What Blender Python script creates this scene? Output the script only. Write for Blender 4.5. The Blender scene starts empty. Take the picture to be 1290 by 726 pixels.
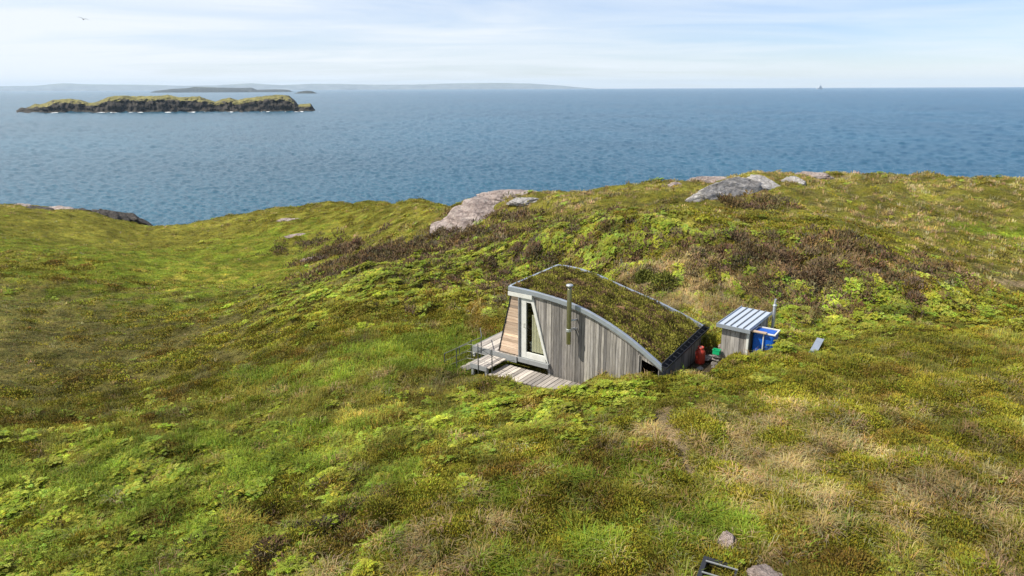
import bpy, bmesh, math, random
import numpy as np
from mathutils import Matrix, Vector
random.seed(4); RNG = np.random.default_rng(11)
sc = bpy.context.scene
COL = sc.collection

# ------------------------------------------------------------------ basics
def tag(o, label=None, cat=None, group=None, kind=None):
    if label: o['label'] = label
    if cat: o['category'] = cat
    if group: o['group'] = group
    if kind: o['kind'] = kind
    return o

def empty(name, loc=(0, 0, 0), rz=0.0):
    o = bpy.data.objects.new(name, None); COL.objects.link(o)
    o.empty_display_size = 0.2
    o.location = loc; o.rotation_euler = (0, 0, rz)
    return o

class MB:
    """collects shapes and links them as ONE mesh object"""
    def __init__(s): s.v = []; s.f = []
    def add(s, vs, fs):
        n = len(s.v); s.v += [tuple(v) for v in vs]; s.f += [tuple(i + n for i in f) for f in fs]; return s
    def prism(s, poly, off):
        """closed prism: polygon of 3D points swept by vector off"""
        n = len(poly); P = [Vector(p) for p in poly]; O = Vector(off)
        nrm = Vector((0, 0, 0))
        for i in range(n): nrm += P[i].cross(P[(i + 1) % n])
        if nrm.dot(O) > 0: P = P[::-1]
        vs = P + [p + O for p in P]
        fs = [tuple(range(n)), tuple(range(2 * n - 1, n - 1, -1))]
        fs += [(i, i + n, (i + 1) % n + n, (i + 1) % n) for i in range(n)]
        return s.add(vs, fs)
    def box(s, x0, x1, y0, y1, z0, z1):
        return s.prism([(x0, y0, z0), (x1, y0, z0), (x1, y1, z0), (x0, y1, z0)], (0, 0, z1 - z0))
    def tube(s, pts, r, n=10, cap=True):
        pts = [Vector(p) for p in pts]; rings = []
        rr = r if isinstance(r, (list, tuple)) else [r] * len(pts)
        for i, p in enumerate(pts):
            d = (pts[min(i + 1, len(pts) - 1)] - pts[max(i - 1, 0)]).normalized()
            a = d.orthogonal().normalized() if i == 0 else (rings[-1][1] - d * rings[-1][1].dot(d)).normalized()
            b = d.cross(a)
            rings.append(([p + (a * math.cos(t) + b * math.sin(t)) * rr[i] for t in [2 * math.pi * k / n for k in range(n)]], a))
        vs = [q for R_ in rings for q in R_[0]]; fs = []
        for i in range(len(pts) - 1):
            for k in range(n):
                fs.append((i * n + k, i * n + (k + 1) % n, (i + 1) * n + (k + 1) % n, (i + 1) * n + k))
        if cap: fs += [tuple(range(n - 1, -1, -1)), tuple(range((len(pts) - 1) * n, len(pts) * n))]
        return s.add(vs, fs)
    def lathe(s, prof, c=(0, 0, 0), n=24):
        vs = []; fs = []
        for (r, z) in prof:
            for k in range(n):
                t = 2 * math.pi * k / n
                vs.append((c[0] + r * math.cos(t), c[1] + r * math.sin(t), c[2] + z))
        for i in range(len(prof) - 1):
            for k in range(n):
                fs.append((i * n + k, i * n + (k + 1) % n, (i + 1) * n + (k + 1) % n, (i + 1) * n + k))
        fs += [tuple(range(n - 1, -1, -1)), tuple(range((len(prof) - 1) * n, len(prof) * n))]
        return s.add(vs, fs)
    def build(s, name, mat, parent=None, smooth=False, bevel=0.0):
        me = bpy.data.meshes.new(name); me.from_pydata(s.v, [], s.f); me.update()
        me.materials.append(mat)
        if smooth:
            for p in me.polygons: p.use_smooth = True
        o = bpy.data.objects.new(name, me); COL.objects.link(o)
        if parent: o.parent = parent
        if bevel:
            m = o.modifiers.new('bevel', 'BEVEL'); m.width = bevel; m.segments = 2; m.limit_method = 'ANGLE'
        return o

def mesh_np(name, V, T, mat, cols=None, smooth=False, quads=False):
    me = bpy.data.meshes.new(name); k = 4 if quads else 3
    me.vertices.add(len(V)); me.vertices.foreach_set('co', np.ascontiguousarray(V, np.float32).ravel())
    me.loops.add(len(T) * k); me.loops.foreach_set('vertex_index', np.ascontiguousarray(T, np.int32).ravel())
    me.polygons.add(len(T)); me.polygons.foreach_set('loop_start', np.arange(0, len(T) * k, k, dtype=np.int32))
    me.polygons.foreach_set('use_smooth', np.full(len(T), smooth, bool))
    if cols is not None:
        a = me.attributes.new('tint', 'FLOAT_COLOR', 'POINT')
        c = np.ones((len(V), 4), np.float32); c[:, :3] = cols[:, :3]
        a.data.foreach_set('color', c.ravel())
    me.update(calc_edges=True); me.materials.append(mat)
    o = bpy.data.objects.new(name, me); COL.objects.link(o)
    return o

# ------------------------------------------------------------------ noise
def _h(ix, iy, s):
    n = (ix.astype(np.int64) * 374761393 + iy.astype(np.int64) * 668265263 + s * 1442695041) & 0xffffffff
    n = ((n ^ (n >> 13)) * 1274126177) & 0xffffffff
    n = ((n ^ (n >> 16)) * 2246822519) & 0xffffffff
    return ((n ^ (n >> 15)) & 0xffffff) / float(0xffffff)
def gn(x, y, s=0):
    """gradient noise, about -0.7..0.7"""
    x0 = np.floor(x); y0 = np.floor(y); fx = x - x0; fy = y - y0
    u = fx * fx * fx * (fx * (fx * 6 - 15) + 10); v = fy * fy * fy * (fy * (fy * 6 - 15) + 10)
    def g(ix, iy, dx, dy):
        a = _h(ix, iy, s) * 2 * np.pi
        return np.cos(a) * dx + np.sin(a) * dy
    a = g(x0, y0, fx, fy); b = g(x0 + 1, y0, fx - 1, fy); c = g(x0, y0 + 1, fx, fy - 1); d = g(x0 + 1, y0 + 1, fx - 1, fy - 1)
    return (a + (b - a) * u) * (1 - v) + (c + (d - c) * u) * v
def fbm(x, y, s=0, o=4, gain=0.5):
    t = 0; a = 1.0; f = 1.0
    for i in range(o):
        t = t + a * gn(x * f + 13.7 * i, y * f - 7.1 * i, s + i); a *= gain; f *= 2.03
    return t
def sstep(a, b, x):
    t = np.clip((x - a) / (b - a), 0, 1); return t * t * (3 - 2 * t)

# ------------------------------------------------------------------ survey: the camera and sight lines used to measure the place
F, PITCH, ROLL, CAMZ = 860.0, math.radians(16.33), math.radians(0.24), 30.0
_f = np.array([0, math.cos(PITCH), -math.sin(PITCH)]); _u = np.array([0, math.sin(PITCH), math.cos(PITCH)]); _r = np.array([1., 0, 0])
CX = _r * math.cos(ROLL) - _u * math.sin(ROLL); CY = _r * math.sin(ROLL) + _u * math.cos(ROLL)
CAM = np.array([0, 0, CAMZ])
def ray(px, py): return _f + (px - 645) / F * CX + (363 - py) / F * CY
def atY(px, py, Y):
    d = ray(px, py); return CAM + d * Y / d[1]

# ------------------------------------------------------------------ terrain height
CTRL = [  # surveyed points: sight line and distance
 (0,726,11.6),(200,700,12.1),(400,700,11.9),(600,700,11.2),(850,700,10.5),(1050,700,10.2),(1290,726,9.8),
 (0,600,16.1),(200,600,15.6),(400,600,15.2),(600,600,14.2),(850,600,13.0),(1050,600,12.8),(1290,600,12.8),
 (0,500,21.5),(200,500,22.5),(400,500,20.0),(600,500,19.0),(740,500,18.0),(770,482,18.75),(700,492,19.2),(850,520,16.0),(850,489,18.2),(900,479,18.7),(950,463,19.5),(985,434,20.4),
 (1000,440,20.8),(1100,520,15.7),(1290,450,19.5),(560,470,21.6),(500,440,23.5),
 (0,450,25.9),(200,400,35.5),(400,400,28.0),(560,400,26.5),(0,350,43.4),(100,320,53),(300,340,53),(450,340,35.5),(400,365,32.5),(560,340,32),
 (560,300,45),(640,290,39),(300,300,68),(200,305,75),(400,290,66),(480,280,60),
 (0,258,90),(60,259,92),(120,266,94),(165,284,96),(205,301,104),(240,288,101),(280,272,100),(340,264,92),(430,258,85),(500,257,76),(562,263,66),
 (640,245,50),(700,237,50),(800,229,49),(900,221,51),(990,214,53),(1060,219,52),(1290,224,50),
 (700,300,32.5),(800,295,31),(900,297,30.3),(1000,300,30),(1100,310,29.3),(1290,320,32),(1290,270,40),(1000,260,40),(800,260,41),(680,270,42),
 (1000,345,27.3),(1100,350,26.6),(900,345,27.6),(800,335,29),(700,330,31.5),(640,335,32),(950,388,25),(1050,390,24.4),(1150,400,23.0),(1290,380,25.5),(620,380,28.0),
]
PTS = np.array([atY(*c) for c in CTRL]); PTS[:, 2] -= np.where(PTS[:, 1] > 31, .32, .0)   # the sight lines graze the plants, not the soil
# the back slopes of the crest running down to the shore
crest = [(0,258,90),(100,264,94),(205,289,104),(280,272,100),(430,258,85),(500,257,76),(562,263,66),(640,245,50),(800,229,49),(990,214,53),(1290,224,50)]
extra = []
for c in crest:
    p = atY(*c); n = p[:2] / np.linalg.norm(p[:2]); R0 = np.linalg.norm(p[:2])
    extra += [(*(n * (R0 * 1.16)), p[2] - 3.2), (*(n * (R0 * 1.5)), -2.5), (*(n * R0 * 2.2), -7)]
for az in range(-54, 55, 12):
    a = math.radians(az); extra.append((330 * math.sin(a), 330 * math.cos(a), -9))
for az in (-54, 54):
    a = math.radians(az)
    for R0, z in ((9, 21.5), (14, 21.3), (25, 20.3), (40, 20)) if az < 0 else ((9, 22.1), (14, 22.2), (25, 22.3), (40, 23)):
        extra.append((R0 * math.sin(a), R0 * math.cos(a), z))
PTS = np.vstack([PTS, np.array(extra)])
def dom(x, y):
    az = np.degrees(np.arctan2(x, y)); az = np.clip(az, -56, 56)
    r = np.clip(np.hypot(x, y), 8.5, 360)
    return az / 14.0, np.log(r) * 3.0
def _phi(d2): return 0.5 * d2 * np.log(d2 + 1e-9)
_A, _B = dom(PTS[:, 0], PTS[:, 1]); _n = len(_A)
_K = _phi((_A[:, None] - _A) ** 2 + (_B[:, None] - _B) ** 2) + np.eye(_n) * 0.0004
_Q = np.c_[np.ones(_n), _A, _B]
_M = np.block([[_K, _Q], [_Q.T, np.zeros((3, 3))]])
_S = np.linalg.solve(_M, np.r_[PTS[:, 2], 0, 0, 0])
def base_h(x, y):
    x = np.asarray(x, float); y = np.asarray(y, float); sh = x.shape
    a, b = dom(x.ravel(), y.ravel()); out = np.empty(a.size)
    for i in range(0, a.size, 40000):
        aa, bb = a[i:i + 40000], b[i:i + 40000]
        out[i:i + 40000] = _phi((aa[:, None] - _A) ** 2 + (bb[:, None] - _B) ** 2) @ _S[:_n] + _S[_n] + _S[_n + 1] * aa + _S[_n + 2] * bb
    return out.reshape(sh)

# hut frame of reference: u along the long wall, v into the hill, z above the hut floor
HZ = 21.3
HO = np.array([-0.1336, 22.08]); HANG = math.atan2(-.572, .82)
HU = np.array([math.cos(HANG), math.sin(HANG)]); HV = np.array([-HU[1], HU[0]])
def hut_w(u, v): return HO + u * HU + v * HV
def hut_uv(x, y):
    dx, dy = x - HO[0], y - HO[1]
    return dx * HU[0] + dy * HU[1], dx * HV[0] + dy * HV[1]

def unproj(px, py):
    d = ray(px, py); s = np.geomspace(8, 200, 1500)
    P = CAM + s[:, None] * d; b = P[:, 2] < base_h(P[:, 0], P[:, 1])
    i = int(np.argmax(b)) if b.any() else len(s) - 1
    return P[i]

# ------------------------------------------------------------------ vegetation zones (world patches)
KIND = ['heath', 'brown', 'grass', 'lush', 'straw', 'brack', 'dull', 'sphag', 'earth']
BASE = dict(heath=.8, brown=.05, grass=.40, lush=.06, straw=.14, brack=.07, dull=.12, sphag=.0, earth=.012)
COLOR = dict(heath=(.180, .168, .019), brown=(.120, .085, .042), grass=(.235, .222, .040), lush=(.205, .258, .030), straw=(.37, .285, .125),
             brack=(.275, .315, .042), dull=(.185, .165, .055), sphag=(.46, .40, .075), earth=(.40, .30, .20))
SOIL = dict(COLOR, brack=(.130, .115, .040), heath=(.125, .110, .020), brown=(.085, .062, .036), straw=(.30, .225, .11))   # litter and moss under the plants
BLOBS = [  # centre sight line, radius across, radius along, kind, weight
 (120,640,5.5,4.0,'brack',1.6),(330,620,3.5,3.5,'brack',1.2),(60,560,5,3,'brack',.9),(250,540,5,3,'grass',1.0),(150,600,6,4,'lush',.8),(330,600,4,3,'lush',.8),
 (480,480,5,3.0,'grass',.9),(430,560,3,2.2,'dull',.5),(460,522,.7,.7,'sphag',2.0),(480,540,.7,.4,'sphag',1.5),(300,548,.5,.4,'sphag',1.6),(305,665,.4,.7,'sphag',1.6),(318,690,.4,.4,'sphag',2.2),
 (60,450,9,5.0,'dull',2.8),(150,420,8,5,'dull',2.0),(30,380,9,8,'dull',1.6),(120,345,8,4,'heath',1.4),(260,395,5,4,'heath',1.2),(330,420,6,3,'heath',1.6),(480,400,5,3,'heath',1.6),(480,330,5,4,'brown',.8),(20,520,5,2.2,'heath',1.0),(180,500,7,2.2,'heath',.7),(60,540,3,1.2,'heath',1.0),
 (250,340,9,10,'lush',4.0),(270,352,6,6,'sphag',1.2),(330,300,6,8,'lush',3.0),(230,283,5,5,'sphag',1.2),(40,310,12,8,'lush',1.6),(280,380,4,5,'lush',1.6),(70,330,5,5,'sphag',.35),(70,290,16,14,'grass',2.2),(180,300,14,14,'grass',1.9),
 (430,280,18,16,'grass',2.4),(440,262,14,16,'heath',.7),(380,310,4,4,'brown',.7),(420,318,2.5,2.0,'brown',2.2),(370,320,2,2,'earth',.4),
 (380,360,10,5,'dull',1.2),(330,390,6,3,'dull',.9),(520,330,8,6,'brack',1.3),(500,370,6,4,'brack',.9),(600,330,6,4,'brack',1.7),(780,310,5,2,'brack',1.6),(950,345,5,2.2,'brack',1.3),(700,335,4,2,'brack',1.3),(560,310,6,5,'brown',.8),(620,310,5,4,'brown',.6),
 (650,300,5,4,'brack',.6),(560,400,3,2.5,'brack',.6),(600,370,3,2.5,'brown',.6),(590,395,1.6,1.2,'straw',.8),(400,420,6,3,'heath',1.0),(560,440,3,1.5,'lush',1.8),(480,455,4,1.6,'lush',1.5),
 (700,320,4,2,'brown',1.0),(850,318,4,1.5,'brown',.9),(960,330,4.5,1.4,'brown',3.0),(1005,362,3.4,2.0,'brown',4.0),(900,330,4,2.5,'brack',.9),(790,325,5,2.5,'brack',.9),
 (905,368,3.2,1.9,'straw',8.0),(860,338,2.4,1.5,'straw',5.0),(1085,345,1.6,.8,'straw',4.0),(780,345,2,1,'straw',2.0),(1080,360,3,2,'straw',.9),(1030,385,4,1.8,'brack',2.6),(1100,395,4,2.0,'brack',2.0),(1000,410,2.5,1.2,'brack',2.8),(1150,370,4,2,'brack',1.0),(960,405,1.5,1.3,'brown',.8),
 (1150,355,3,1.0,'brown',.7),(1200,400,4,2,'heath',1.0),(1220,330,6,3,'straw',.6),(1255,345,4,2.5,'dull',1.4),
 (750,260,10,7,'grass',2.6),(1000,265,12,8,'grass',1.9),(1150,250,14,9,'grass',1.9),(900,275,9,5,'heath',1.0),(1100,235,14,9,'straw',1.2),(1150,260,14,9,'dull',1.2),(900,262,12,7,'dull',.8),(720,262,8,6,'straw',1.0),(780,285,9,4,'straw',1.2),(960,285,4,3,'heath',.8),(1180,285,8,4,'straw',1.1),(1258,292,2.2,1.6,'lush',4.5),
 (940,256,2,1.2,'brown',1.8),(690,250,6,4,'straw',.5),
 (660,510,3.0,1.6,'brack',1.6),(760,500,3.2,1.3,'brack',2.4),(700,540,3.2,1.6,'brack',1.2),(860,490,3,.9,'brack',1.1),(980,440,2.0,1.0,'brack',2.2),(560,540,3,2,'grass',.8),(540,520,2.5,1.8,'brack',.7),(640,490,1.2,.5,'brown',1.2),(500,485,2.4,.8,'straw',.9),(560,485,1.5,.7,'dull',1.6),
 (775,600,1.4,.8,'lush',.9),(700,620,1.5,.9,'lush',.7),(760,690,2.2,.8,'lush',.5),(920,670,1.3,.6,'lush',.8),(850,640,1.0,.6,'lush',.5),
 (980,560,3,1.5,'straw',1.1),(1000,590,2,1.0,'straw',1.1),(900,540,1.6,.6,'straw',.8),(1080,660,2.4,.8,'straw',.9),(1230,640,2.5,1.5,'straw',.7),(560,680,2.2,1.0,'straw',1.2),(1180,510,3,2,'heath',.8),(1140,470,4,1.5,'grass',.7),(1240,430,4,2,'grass',.7),
 (640,640,3,2,'heath',1.0),(520,620,3,2,'heath',.8),(1000,480,4,1.4,'heath',1.0),(1100,590,4,2,'heath',.5),(380,640,1.5,1.0,'brown',.7),(370,690,1.2,.8,'brown',.7),
 (833,520,.22,.4,'earth',9.0),(839,532,.22,.4,'earth',9.0),(845,545,.2,.4,'earth',9.0),(852,556,.2,.35,'earth',8.0),(858,566,.18,.35,'earth',6.0),(866,585,.15,.35,'earth',5),(870,605,.14,.3,'earth',4),(740,575,.3,.3,'earth',.6),(1283,360,1.0,.6,'earth',2.4),
]
BW = []
for (px, py, ra, rl, k, w) in BLOBS:
    P = unproj(px, py); BW.append((P[0], P[1], ra, rl, k, w * dict(brack=.62, straw=.42, brown=.58).get(k, 1)))
NF = dict(heath=.8, brown=1.5, grass=.7, lush=.6, straw=1.5, brack=1.5, dull=.6, sphag=1.3, earth=.9)
def zones(x, y):
    """weights (N, kinds) of what grows at each point"""
    xw = x + 1.1 * gn(x * .45, y * .45, 71) + .5 * gn(x * 1.3, y * 1.3, 73); yw = y + 1.1 * gn(x * .45, y * .45, 72) + .5 * gn(x * 1.3, y * 1.3, 74)
    out = np.zeros((len(x), len(KIND)))
    for j, k in enumerate(KIND):
        out[:, j] = BASE[k] * (1 - (.75 if k in ('heath', 'brown') else 0) * np.maximum(sstep(31, 36, np.hypot(x, y)), sstep(-.10, -.25, x / (np.abs(y) + 1)) * sstep(17, 21, np.hypot(x, y))))
    for (cx, cy, ra, rl, k, w) in BW:
        f = min(1, min(ra, rl) / 2.2); d2 = ((x + f * (xw - x) - cx) / ra) ** 2 + ((y + f * (yw - y) - cy) / rl) ** 2
        m = d2 < 9
        if k in ('sphag', 'lush', 'brown', 'dull', 'straw', 'earth'): out[m] *= (1 - .55 * min(1, w / 2) * np.exp(-d2[m]))[:, None]
        out[m, KIND.index(k)] += w * np.exp(-d2[m])
    for j, k in enumerate(KIND):
        n = fbm(x * NF[k], y * NF[k], 200 + 17 * j, 4, .6)
        out[:, j] *= np.exp(3.1 * n)
    return out / out.sum(1, keepdims=True)

def height(x, y, fine=True, Z=None):
    x = np.asarray(x, float); y = np.asarray(y, float)
    z = base_h(x, y); r = np.hypot(x, y)
    land = sstep(-1, 3, z)
    z = z + land * (.24 * np.minimum(1, r / 24)) * fbm(x / 5.2, y / 5.2, 5, 3) * 2
    if fine:
        if Z is None: Z = zones(x.ravel(), y.ravel()).reshape(x.shape + (len(KIND),))
        soft = Z[..., KIND.index('lush')] + Z[..., KIND.index('sphag')] + .6 * Z[..., KIND.index('grass')] + .6 * Z[..., KIND.index('dull')] + .7 * Z[..., KIND.index('earth')]
        amp = np.clip(1 - soft, .12, 1) + .7 * (Z[..., KIND.index('brown')] + .6 * Z[..., KIND.index('brack')])
        z = z + land * amp * (.30 * fbm(x / 1.6, y / 1.6, 31, 3) + .18 * fbm(x / .55, y / .55, 41, 2))
        z = z - .04 * Z[..., KIND.index('earth')] * land
    # levelled ground the hut, its deck and the yard were dug into
    u, v = hut_uv(x, y)
    def dig(z, u0, u1, v0, v1, lev, slope):
        d = np.hypot(np.maximum(np.maximum(u0 - u, u - u1), 0), np.maximum(np.maximum(v0 - v, v - v1), 0))
        return np.where(d < 6, np.minimum(z, lev + slope * d), z)
    z = dig(z, -.45, 5.5, .35, 3.7, HZ - .35, 2.2)
    z = dig(z, -1.6, 2.9, -1.1, .3, HZ - .66, .75)
    z = dig(z, 2.8, 4.2, -.40, .2, HZ - .08, .40)
    z = dig(z, 5.3, 6.45, 1.3, 3.7, HZ - .02, .95)
    return z

# ------------------------------------------------------------------ materials
def new_mat(name):
    m = bpy.data.materials.new(name); m.use_nodes = True
    nt = m.node_tree; nt.nodes.clear()
    out = nt.nodes.new('ShaderNodeOutputMaterial')
    return m, nt, out
def N(nt, t, **kw):
    n = nt.nodes.new(t)
    for k, v in kw.items():
        if hasattr(n, k): setattr(n, k, v)
        else: n.inputs[k].default_value = v
    return n
def ramp(nt, stops, fac):
    n = nt.nodes.new('ShaderNodeValToRGB'); cr = n.color_ramp
    while len(cr.elements) < len(stops): cr.elements.new(.5)
    for e, (p, c) in zip(cr.elements, stops): e.position = p; e.color = (*c, 1)
    nt.links.new(fac, n.inputs[0]); return n
def mixc(nt, a, b, fac, mode='MIX'):
    n = nt.nodes.new('ShaderNodeMix'); n.data_type = 'RGBA'; n.blend_type = mode
    for s, v in ((n.inputs[0], fac), (n.inputs[6], a), (n.inputs[7], b)):
        if hasattr(v, 'is_linked'): nt.links.new(v, s)
        else: s.default_value = v if not isinstance(v, tuple) or len(v) == 4 else (*v, 1)
    return n.outputs[2]
def noise(nt, scale, detail=4, rough=.55, vec=None, dist=0.0):
    n = N(nt, 'ShaderNodeTexNoise', Scale=scale, Detail=detail, Roughness=rough, Distortion=dist)
    if vec is not None: nt.links.new(vec, n.inputs['Vector'])
    return n.outputs['Fac']
def mapping(nt, coord='Object', scale=(1, 1, 1), rot=(0, 0, 0)):
    tc = nt.nodes.new('ShaderNodeTexCoord'); mp = nt.nodes.new('ShaderNodeMapping')
    mp.inputs['Scale'].default_value = scale; mp.inputs['Rotation'].default_value = rot
    nt.links.new(tc.outputs[coord], mp.inputs['Vector']); return mp.outputs[0]
def bump(nt, h, strength, dist, prev=None):
    b = N(nt, 'ShaderNodeBump', Strength=strength, Distance=dist); nt.links.new(h, b.inputs['Height'])
    if prev is not None: nt.links.new(prev, b.inputs['Normal'])
    return b.outputs[0]
def principled(nt, out, color, rough=.7, metal=0.0, normal=None, spec=.4):
    p = N(nt, 'ShaderNodeBsdfPrincipled', Roughness=rough, Metallic=metal)
    p.inputs['Specular IOR Level'].default_value = spec
    if hasattr(color, 'is_linked'): nt.links.new(color, p.inputs['Base Color'])
    else: p.inputs['Base Color'].default_value = (*color, 1)
    if normal is not None: nt.links.new(normal, p.inputs['Normal'])
    nt.links.new(p.outputs[0], out.inputs[0]); return p
def sep(nt, vec):
    n = nt.nodes.new('ShaderNodeSeparateXYZ'); nt.links.new(vec, n.inputs[0]); return n.outputs
def math_(nt, op, a, b=0.0, clamp=False):
    n = nt.nodes.new('ShaderNodeMath'); n.operation = op; n.use_clamp = clamp
    for s, v in ((n.inputs[0], a), (n.inputs[1], b)):
        if hasattr(v, 'is_linked'): nt.links.new(v, s)
        else: s.default_value = v
    return n.outputs[0]

def mat_ground():
    m, nt, out = new_mat('turf_ground')
    a = N(nt, 'ShaderNodeAttribute', attribute_name='tint'); co = mapping(nt)
    n1 = noise(nt, 9, 6, .65, co); n2 = noise(nt, 1.7, 5, .6, co); n3 = noise(nt, 45, 3, .6, co)
    c = mixc(nt, a.outputs['Color'], ramp(nt, [(.25, (.35, .36, .38)), (.5, (.9, .9, .85)), (.75, (1.45, 1.4, 1.25))], n1).outputs[0], 1.0, 'MULTIPLY')
    c = mixc(nt, c, ramp(nt, [(.3, (.65, .72, .7)), (.7, (1.25, 1.18, 1.05))], n2).outputs[0], 1.0, 'MULTIPLY')
    nb = bump(nt, n3, .8, .05, bump(nt, n1, 1.0, .22))
    principled(nt, out, c, .95, 0, nb, .03); return m
def mat_leaf(name, trans=.3, rough=.6):
    m, nt, out = new_mat(name)
    a = N(nt, 'ShaderNodeAttribute', attribute_name='tint')
    p = N(nt, 'ShaderNodeBsdfPrincipled', Roughness=rough); p.inputs['Specular IOR Level'].default_value = .06
    g = nt.nodes.new('ShaderNodeNewGeometry'); vm = nt.nodes.new('ShaderNodeVectorMath'); vm.operation = 'ADD'; vm.inputs[1].default_value = (0, 0, .8)
    vn = nt.nodes.new('ShaderNodeVectorMath'); vn.operation = 'NORMALIZE'; nt.links.new(g.outputs['Normal'], vm.inputs[0]); nt.links.new(vm.outputs[0], vn.inputs[0]); nt.links.new(vn.outputs[0], p.inputs['Normal'])
    t = nt.nodes.new('ShaderNodeBsdfTranslucent'); mx = N(nt, 'ShaderNodeMixShader'); mx.inputs[0].default_value = trans
    nt.links.new(a.outputs['Color'], p.inputs['Base Color']); nt.links.new(a.outputs['Color'], t.inputs['Color'])
    nt.links.new(p.outputs[0], mx.inputs[1]); nt.links.new(t.outputs[0], mx.inputs[2]); nt.links.new(mx.outputs[0], out.inputs[0])
    return m
def mat_wood(name, c_dark, c_mid, c_light, axis='z', rough=.75):
    """weathered boards: each board (mesh island) gets its own tone, grain runs along it"""
    m, nt, out = new_mat(name)
    g = N(nt, 'ShaderNodeNewGeometry')
    sc_ = {'z': (9, 9, .9), 'x': (.9, 9, 9), 'y': (9, .9, 9)}[axis]
    co = mapping(nt, 'Object', sc_)
    off = nt.nodes.new('ShaderNodeVectorMath'); off.operation = 'ADD'
    cb = nt.nodes.new('ShaderNodeCombineXYZ'); r30 = math_(nt, 'MULTIPLY', g.outputs['Random Per Island'], 40.0)
    for i in range(3): nt.links.new(r30, cb.inputs[i])
    nt.links.new(co, off.inputs[0]); nt.links.new(cb.outputs[0], off.inputs[1])
    n1 = noise(nt, 2.2, 6, .7, off.outputs[0], .4); n2 = noise(nt, .35, 3, .5, off.outputs[0])
    c = ramp(nt, [(.25, c_dark), (.5, c_mid), (.75, c_light)], n1).outputs[0]
    tone = ramp(nt, [(0, (.50, .49, .49)), (.5, (.92, .89, .86)), (1, (1.35, 1.32, 1.28))], g.outputs['Random Per Island']).outputs[0]
    c = mixc(nt, c, tone, 1.0, 'MULTIPLY')
    c = mixc(nt, c, ramp(nt, [(.3, (.75, .75, .78)), (.65, (1.1, 1.07, 1.02))], n2).outputs[0], .8, 'MULTIPLY')
    principled(nt, out, c, rough, 0, bump(nt, n1, .5, .012), .25); return m
def mat_plain(name, col, rough=.5, metal=0.0, var=.25, scale=6, dirt=(.5, .48, .42)):
    m, nt, out = new_mat(name)
    co = mapping(nt); n1 = noise(nt, scale, 5, .6, co); n2 = noise(nt, scale * 6, 3, .6, co)
    c = mixc(nt, (*col, 1), tuple(x * y for x, y in zip(col, dirt)) + (1,), ramp(nt, [(.45, (0, 0, 0)), (.8, (var, var, var))], n1).outputs[0])
    c = mixc(nt, c, ramp(nt, [(.3, (.85, .85, .85)), (.7, (1.1, 1.1, 1.1))], n2).outputs[0], var, 'MULTIPLY')
    p = principled(nt, out, c, rough, metal, bump(nt, n2, .15, .005))
    return m
def mat_rock(name, a, b, c_, lichen=(.5, .48, .40), scale=1.0):
    m, nt, out = new_mat(name)
    co = mapping(nt); cs = mapping(nt, 'Object', (1.0, 1.0, 3.2), (.5, .25, 0))
    n1 = noise(nt, .9 * scale, 8, .68, cs, .6); n2 = noise(nt, 4.5 * scale, 6, .65, co); n3 = noise(nt, 18 * scale, 4, .7, co)
    vo = N(nt, 'ShaderNodeTexVoronoi', Scale=1.1 * scale, feature='DISTANCE_TO_EDGE'); nt.links.new(cs, vo.inputs['Vector'])
    col = ramp(nt, [(.32, a), (.5, b), (.68, c_)], n1).outputs[0]
    col = mixc(nt, col, ramp(nt, [(.3, (.55, .55, .56)), (.55, (1, 1, 1)), (.75, (1.25, 1.2, 1.15))], n2).outputs[0], .9, 'MULTIPLY')
    col = mixc(nt, col, (*lichen, 1), ramp(nt, [(.58, (0, 0, 0)), (.66, (.7, .7, .7))], noise(nt, 2.6 * scale, 6, .7, co)).outputs[0])
    crack = ramp(nt, [(0, (.3, .29, .28)), (.05, (1, 1, 1))], vo.outputs['Distance']).outputs[0]
    col = mixc(nt, col, crack, .6, 'MULTIPLY')
    nb = bump(nt, n3, .7, .05, bump(nt, n2, 1.0, .18, bump(nt, n1, 1.0, .45)))
    principled(nt, out, col, .85, 0, nb, .25); return m

M = {}
M['ground'] = mat_ground()
M['leaf'] = mat_leaf('leaf', .32, .55); M['heath'] = mat_leaf('heather_leaf', .15, .7)
M['silver'] = mat_wood('silvered_larch', (.125, .120, .114), (.265, .256, .243), (.40, .388, .37))
M['silver_x'] = mat_wood('silvered_deck_x', (.20, .19, .175), (.40, .375, .345), (.56, .53, .50), 'y')
M['warm'] = mat_wood('warm_larch', (.36, .25, .17), (.61, .47, .35), (.74, .62, .50), 'x')
M['white_wood'] = mat_plain('white_painted_wood', (.62, .62, .58), .5, 0, .5, 5, (.6, .58, .52))
M['zinc'] = mat_plain('zinc', (.40, .44, .49), .42, .55, .5, 5, (.6, .62, .66))
M['zinc_roof'] = mat_plain('zinc_roof', (.46, .52, .60), .40, .15, .4, 5, (.7, .72, .75))
M['steel'] = mat_plain('stainless', (.50, .50, .46), .25, .9, .3, 4)
M['flue'] = mat_plain('dull_flue_steel', (.30, .29, .16), .33, .8, .5, 4)
M['galv'] = mat_plain('galvanised', (.52, .54, .56), .4, .6, .5, 8)
M['black'] = mat_plain('black_plastic', (.018, .019, .022), .4, 0, .5, 8, (2.2, 2.2, 2.1))
M['dark'] = mat_plain('dark_interior', (.03, .028, .025), .9, 0, .3)
M['grey_beam'] = mat_plain('grey_beam', (.24, .25, .25), .6, 0, .5, 5)
M['cream'] = mat_plain('cream_curtain', (.80, .74, .55), .8, 0, .3)
M['brownint'] = mat_wood('interior_board', (.18, .10, .05), (.30, .18, .10), (.40, .26, .15))
M['blue'] = mat_plain('blue_plastic', (.006, .085, .42), .38, 0, .35, 4, (.5, .6, .7))
M['red'] = mat_plain('orange_red_paint', (.36, .036, .018), .5, 0, .5, 6)
M['green'] = mat_plain('green_plastic', (.01, .36, .14), .4, 0, .3, 6)
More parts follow.
